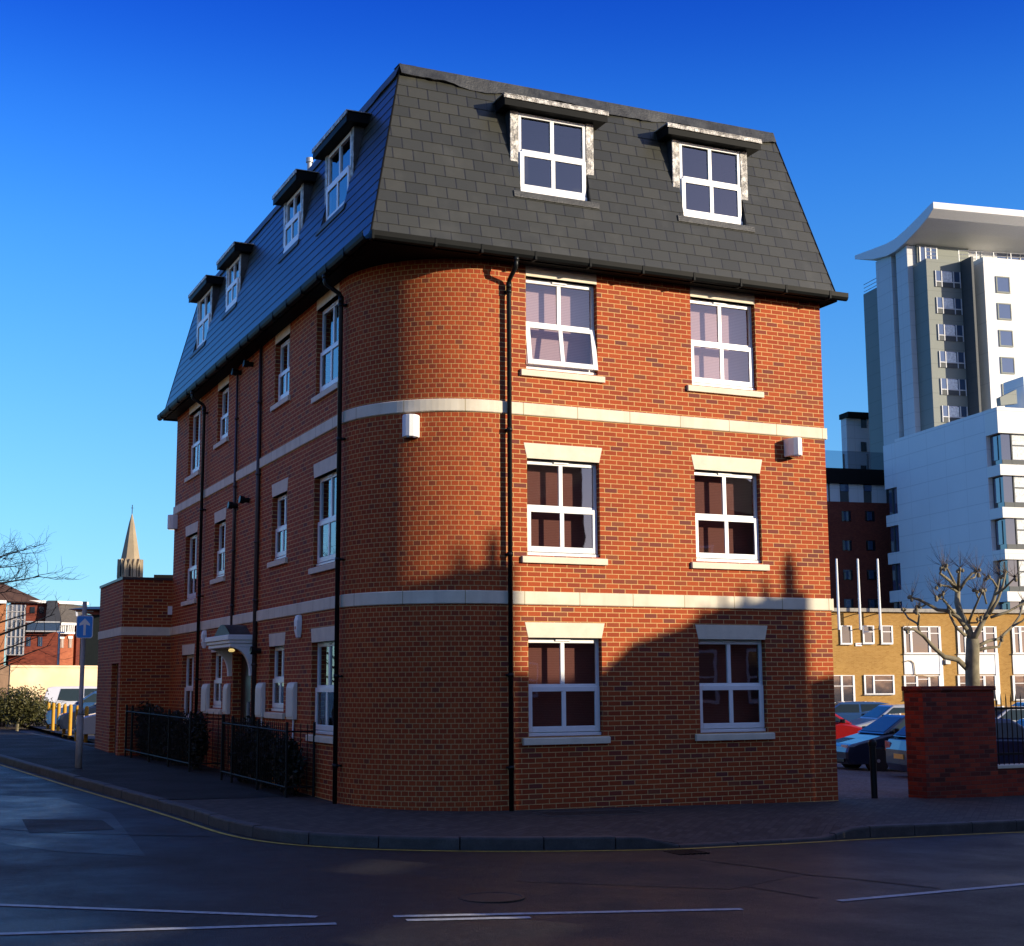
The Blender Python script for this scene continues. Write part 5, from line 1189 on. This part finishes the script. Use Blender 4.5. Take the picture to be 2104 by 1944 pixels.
rd = random.Random(12); mb = MB(); base = Vector((tb_.x, tb_.y, gz(tb_.x, tb_.y)-.2)); topv = base+Vector((.2, .1, 5.2))
limb(mb, [base, base+Vector((.1, 0, 2)), topv], .2, .12, 10); mb.build('trunk', M['bark'], BT, smooth=True)
mbt = MB(); mbl = MB()
for (px, py), h, r, lv in (((20, 1165), 4.4, .05, 2), ((48, 1130), 4.2, .05, 2), ((20, 1215), 3.6, .05, 2), ((60, 1260), 2.6, .05, 3), ((112, 1262), 2.2, .055, 3), ((100, 1300), 1.8, .045, 3), ((105, 1325), 1.5, .04, 3), ((50, 1352), 1.2, .04, 3), ((80, 1185), 3.8, .05, 2)):
    st = base+Vector((.05, 0, h+.2)); en = at(px, py, TL+rd.uniform(-1.2, 1.2)); d = en-st
    pts = [st, st+d*.35+Vector((0, 0, -.12)), st+d*.7+Vector((0, 0, -.05)), en]
    mbl.tube(pts, [r, r*.7, r*.45, r*.18], 6)
    for f in ((.45, .55, .65, .72, .80, .88, .95, 1.0) if lv == 2 else (.5, .62, .74, .86, .97)):
        q = st+d*f
        for j in range(2 if lv == 2 else 1):
            nd = (d.normalized()*.8+Vector((rd.gauss(0, .45), rd.gauss(0, .3), rd.gauss(.15, .4)))).normalized()
            grow(mbt, q, nd, rd.uniform(.35, .8), r*.17, 4, rd, mbt, .2)
mbl.build('limb', M['bark'], BT, smooth=True); tag(mbt.build('twigs', M['twig'], BT, fix=False), kind='stuff')
# soft line of bare trees far behind the flats
ft = MB(); rd = random.Random(31)
for k in range(9):
    px = 118+k*14+rd.uniform(-4, 4); b0 = at(px, 1400, 170); b0.z = GZF
    hgt = at(px, 1238+rd.uniform(-6, 12)-k*.6, 170).z-GZF
    t = thing('distant_tree', 'hazy bare tree far behind the flats and the one way sign', 'tree', tuple(b0), group='bare trees far behind the flats')
    mt = MB(); mt.tube([b0, b0+Vector((0, 0, hgt*.6))], [.25, .12], 6); mt.build('trunk', M['twig'], t)
    mc = MB()
    for j in range(150):
        st = b0+Vector((rd.gauss(0, .4), rd.gauss(0, .4), hgt*rd.uniform(.35, .7))); en = st+Vector((rd.gauss(0, 1.7), rd.gauss(0, 1.7), hgt*rd.uniform(.05, .32)))
        mc.tube([st, en], [.035, .012], 3)
    tag(mc.build('crown', M['twig'], t, fix=False), kind='stuff')

# ------------------------------------------------------------------ houses on the other side of the junction: they shade the street and show in the windows
E1 = Vector((math.cos(R(SUN_AZ-90)), 0, 0)); S2 = Vector((math.sin(R(SUN_AZ)), math.cos(R(SUN_AZ)), 0)); E2 = Vector((-S2.y, S2.x, 0))
def Ph(e, s, z): p = E2*e+S2*s; return (p.x, p.y, z)
hb = brick('terrace_red_brick', [(0, (.20, .06, .03)), (.5, (.30, .09, .045)), (1, (.36, .12, .06))], (.3, .2, .13)); tiles = plain('brown_tiles', (.09, .05, .035), .8, .2, var=.3, scale=3)
def house(label, outline, s0, s1, chim, wins=()):
    c = Ph(sum(p[0] for p in outline)/len(outline), s0, -.5)
    t = thing('brick_house', label, 'house', c)
    mb = MB(); lo = [(e, -.9) for e, _ in (outline[-1], outline[0])]
    mb.prism(Ph, lo[::-1] and ([(outline[0][0], -.9)]+outline+[(outline[-1][0], -.9)]), s0, s1); mb.build('wall', hb, t)
    RFH = MB()
    for (a, za), (b, zb) in zip(outline, outline[1:]):
        if abs(b-a) > .05: RFH.face([Ph(a, s0-.05, za+.03), Ph(b, s0-.05, zb+.03), Ph(b, s1, zb+.03), Ph(a, s1, za+.03)])
    RFH.build('roof', tiles, t)
    for e, w_, z0, z1 in chim:
        mb = MB(); mb.box(Ph, e-w_/2, e+w_/2, s0+.3, s0+.3+max(.5, w_), z0-.3, z1-.25); ch_ = mb.build('chimney', hb, t)
        MB().lathe(Ph(e, s0+.5, z1-.25), [(w_*.32, 0), (w_*.28, .25), (w_*.2, .25)], 10).build('chimney_pot', tiles, ch_)
    for e0, e1, z0, z1 in wins:
        W = MB().box(Ph, e0, e1, s0-.03, s0-.005, z0, z1).build('window', M['dglass'], t)
        mb = MB()
        for q in ((e0, e0+.08, z0, z1), (e1-.08, e1, z0, z1), (e0+.08, e1-.08, z1-.08, z1), (e0+.08, e1-.08, z0, z0+.1), (e0+.08, e1-.08, (z0+z1)/2-.03, (z0+z1)/2+.03)): mb.box(Ph, q[0], q[1], s0-.07, s0-.032, q[2], q[3])
        mb.build('window_frame', M['white'], W)
house('tall plain brick house across the junction, with two thin chimneys at its right end', [(-2, 8.2), (.5, 8.45), (1.05, 8.5), (1.62, 8.5)], 24, 33, [(1.04, .16, 8.5, 9.05), (1.34, .2, 8.5, 9.2)], [(-1.4, -.4, 1, 2.6), (.2, 1.2, 1, 2.6), (-1.4, -.4, 4.2, 5.8), (.2, 1.2, 4.2, 5.8)])
house('low brick house across the junction with a row of chimney pots and a stack', [(1.63, 6.85), (2.5, 6.62), (2.73, 6.65), (3.08, 6.98), (3.78, 7.12), (4.1, 7.3), (5.60, 7.38)], 24, 33, [(4.06, .12, 7.25, 7.56), (4.33, .13, 7.3, 7.68), (4.65, .14, 7.3, 7.8), (4.98, .15, 7.3, 7.85), (5.34, .24, 7.3, 8.2)], [(2.1, 3.1, 1, 2.6), (4, 5, 1, 2.6), (2.1, 3.1, 4, 5.4), (4, 5, 4, 5.4)])
house('long lower brick house at the right end of the row across the street', [(5.61, 5.9), (9, 6.1), (13, 6.0), (19, 5.9)], 24, 33, [(12, .6, 6, 7.2)], [(6.5, 7.5, 1, 2.6), (8.5, 9.5, 1, 2.6), (11, 12, 1, 2.6), (14, 15, 1, 2.6)])
house('plain brick terrace further back beyond the slotted brick block', [(-40, 7.6), (-20, 7.9), (-2.2, 7.6)], 46, 54, [(-12, .7, 7.6, 8.6)], [(-24, -22.8, 1, 2.6), (-18, -16.8, 1, 2.6), (-12, -10.8, 1, 2.6), (-6, -4.8, 1, 2.6), (-6, -4.8, 4.4, 6), (-12, -10.8, 4.4, 6)])
# unseen brick block: slots added in its front shape sun patches on the road
slot_block = thing('sun_slot_block', 'tall unseen brick block with slots added to throw sun patches on the road', 'house', Ph(-7, 14, -.5))
def rect(e0, e1, z0, z1, s0, s1, mb): mb.box(Ph, e0, e1, s0, s1, z0, z1)
mb = MB(); s0, s1 = 14, 14.35
for q in ((-22, -9.35, -.9, 9), (-9.35, -8.02, -.9, 2.20), (-9.35, -7.95, 2.40, 9), (-8.02, -7.95, -.9, 2.2), (-7.95, -6.25, 1.93, 9), (-7.95, -6.25, -.9, 1.5), (-6.25, -4.5, -.9, 9), (-4.5, -3.35, -.9, 2.22), (-4.5, -3.35, 2.46, 9), (-3.35, -1.9, -.9, 9), (-8.02, -7.95, 2.2, 2.4)):
    rect(*q, s0, s1, mb)
mb.build('front_wall', hb, slot_block)
rect(-22, -1.9, 4.6, 9, 14.36, 20, M_ := MB()); M_.build('upper_storey', hb, slot_block)
mb = MB(); rect(-22, -9.8, -.9, 4.59, 14.36, 20, mb); mb.build('side_wall', hb, slot_block)
mb = MB(); mb.face([Ph(-22, 13.8, 9), Ph(-1.7, 13.8, 9), Ph(-1.7, 17.2, 10.4), Ph(-22, 17.2, 10.4)]); mb.face([Ph(-22, 20.2, 9), Ph(-1.7, 20.2, 9), Ph(-1.7, 17.2, 10.4), Ph(-22, 17.2, 10.4)]); mb.build('roof', tiles, slot_block)
for e in (-20, -16.5, -13, -6, -3.2):
    W = MB().box(Ph, e, e+1.1, 13.96, 13.995, 5.4, 7).build('window', M['dglass'], slot_block); MB().box(Ph, e-.08, e+1.18, 13.93, 13.958, 6.15, 6.25).build('glazing_bar', M['white'], W)
rl = gnd(216, 1624.5, RO+.02); lt = thing('litter', 'small red piece of litter lying against the kerb', 'litter', tuple(rl))
MB().lathe(rl+Vector((0, 0, .05)), [(.0, -.05), (.06, -.03), (.065, .02), (.03, .05), (0, .05)], 10).build('can', PAINT['red'], lt)

# sunlit yellow brick warehouses along the far side of the side road (seen in the windows; they throw light back on the side facade)
for i, (y0, y1, h, lb) in enumerate(((-1, 9, 8.5, 'yellow brick warehouse facing the side facade, nearest the junction'), (9.05, 20, 10.5, 'taller yellow brick warehouse facing the side facade'), (20.05, 34, 8.0, 'long yellow brick warehouse furthest up the side road'))):
    t = thing('warehouse', lb, 'building', (-13, (y0+y1)/2, gz(-13, y0)))
    MB().box(Pw, -22, -13, y0, y1, -.8, h).build('wall', M['old_stock'], t); MB().box(Pw, -22.1, -12.9, y0, y1, h+.001, h+.25).build('parapet', M['stone'], t)
    n = int((y1-y0)/2.6)
    for k in range(n):
        for z0 in (.9, 4.2):
            yc = y0+(k+.5)*(y1-y0)/n; W = MB().box(Pw, -12.995, -12.96, yc-.55, yc+.55, z0, z0+1.9).build('window', M['dglass'], t)
            MB().box(Pw, -12.958, -12.92, yc-.04, yc+.04, z0, z0+1.9).build('glazing_bar', M['white'], W); MB().box(Pw, -13, -12.9, yc-.7, yc+.7, z0-.16, z0-.001).build('sill', M['stone'], W)

mh = gnd(1010, 1845, RO); t = thing('manhole_cover', 'round iron manhole cover in the middle of the road', 'manhole', tuple(mh))
MB().lathe(mh, [(.0, -.02), (.32, -.02), (.32, .010), (.29, .012), (.285, .006), (.0, .007)], 28).build('cover', plain('worn_iron', (.03, .027, .025), .5, .5, .4, var=.4, scale=20, bump=.6), t)
gy = gnd(1412, 1752, RO); t = thing('drain_grating', 'dark iron drain grating in the gutter by the dropped kerb', 'drain', tuple(gy))
for k in range(8): MB().box(Pw, gy.x-.22+k*.055, gy.x-.19+k*.055, gy.y-.2, gy.y+.2, gy.z-.01, gy.z+.012).build('bar', M['rail'], t)
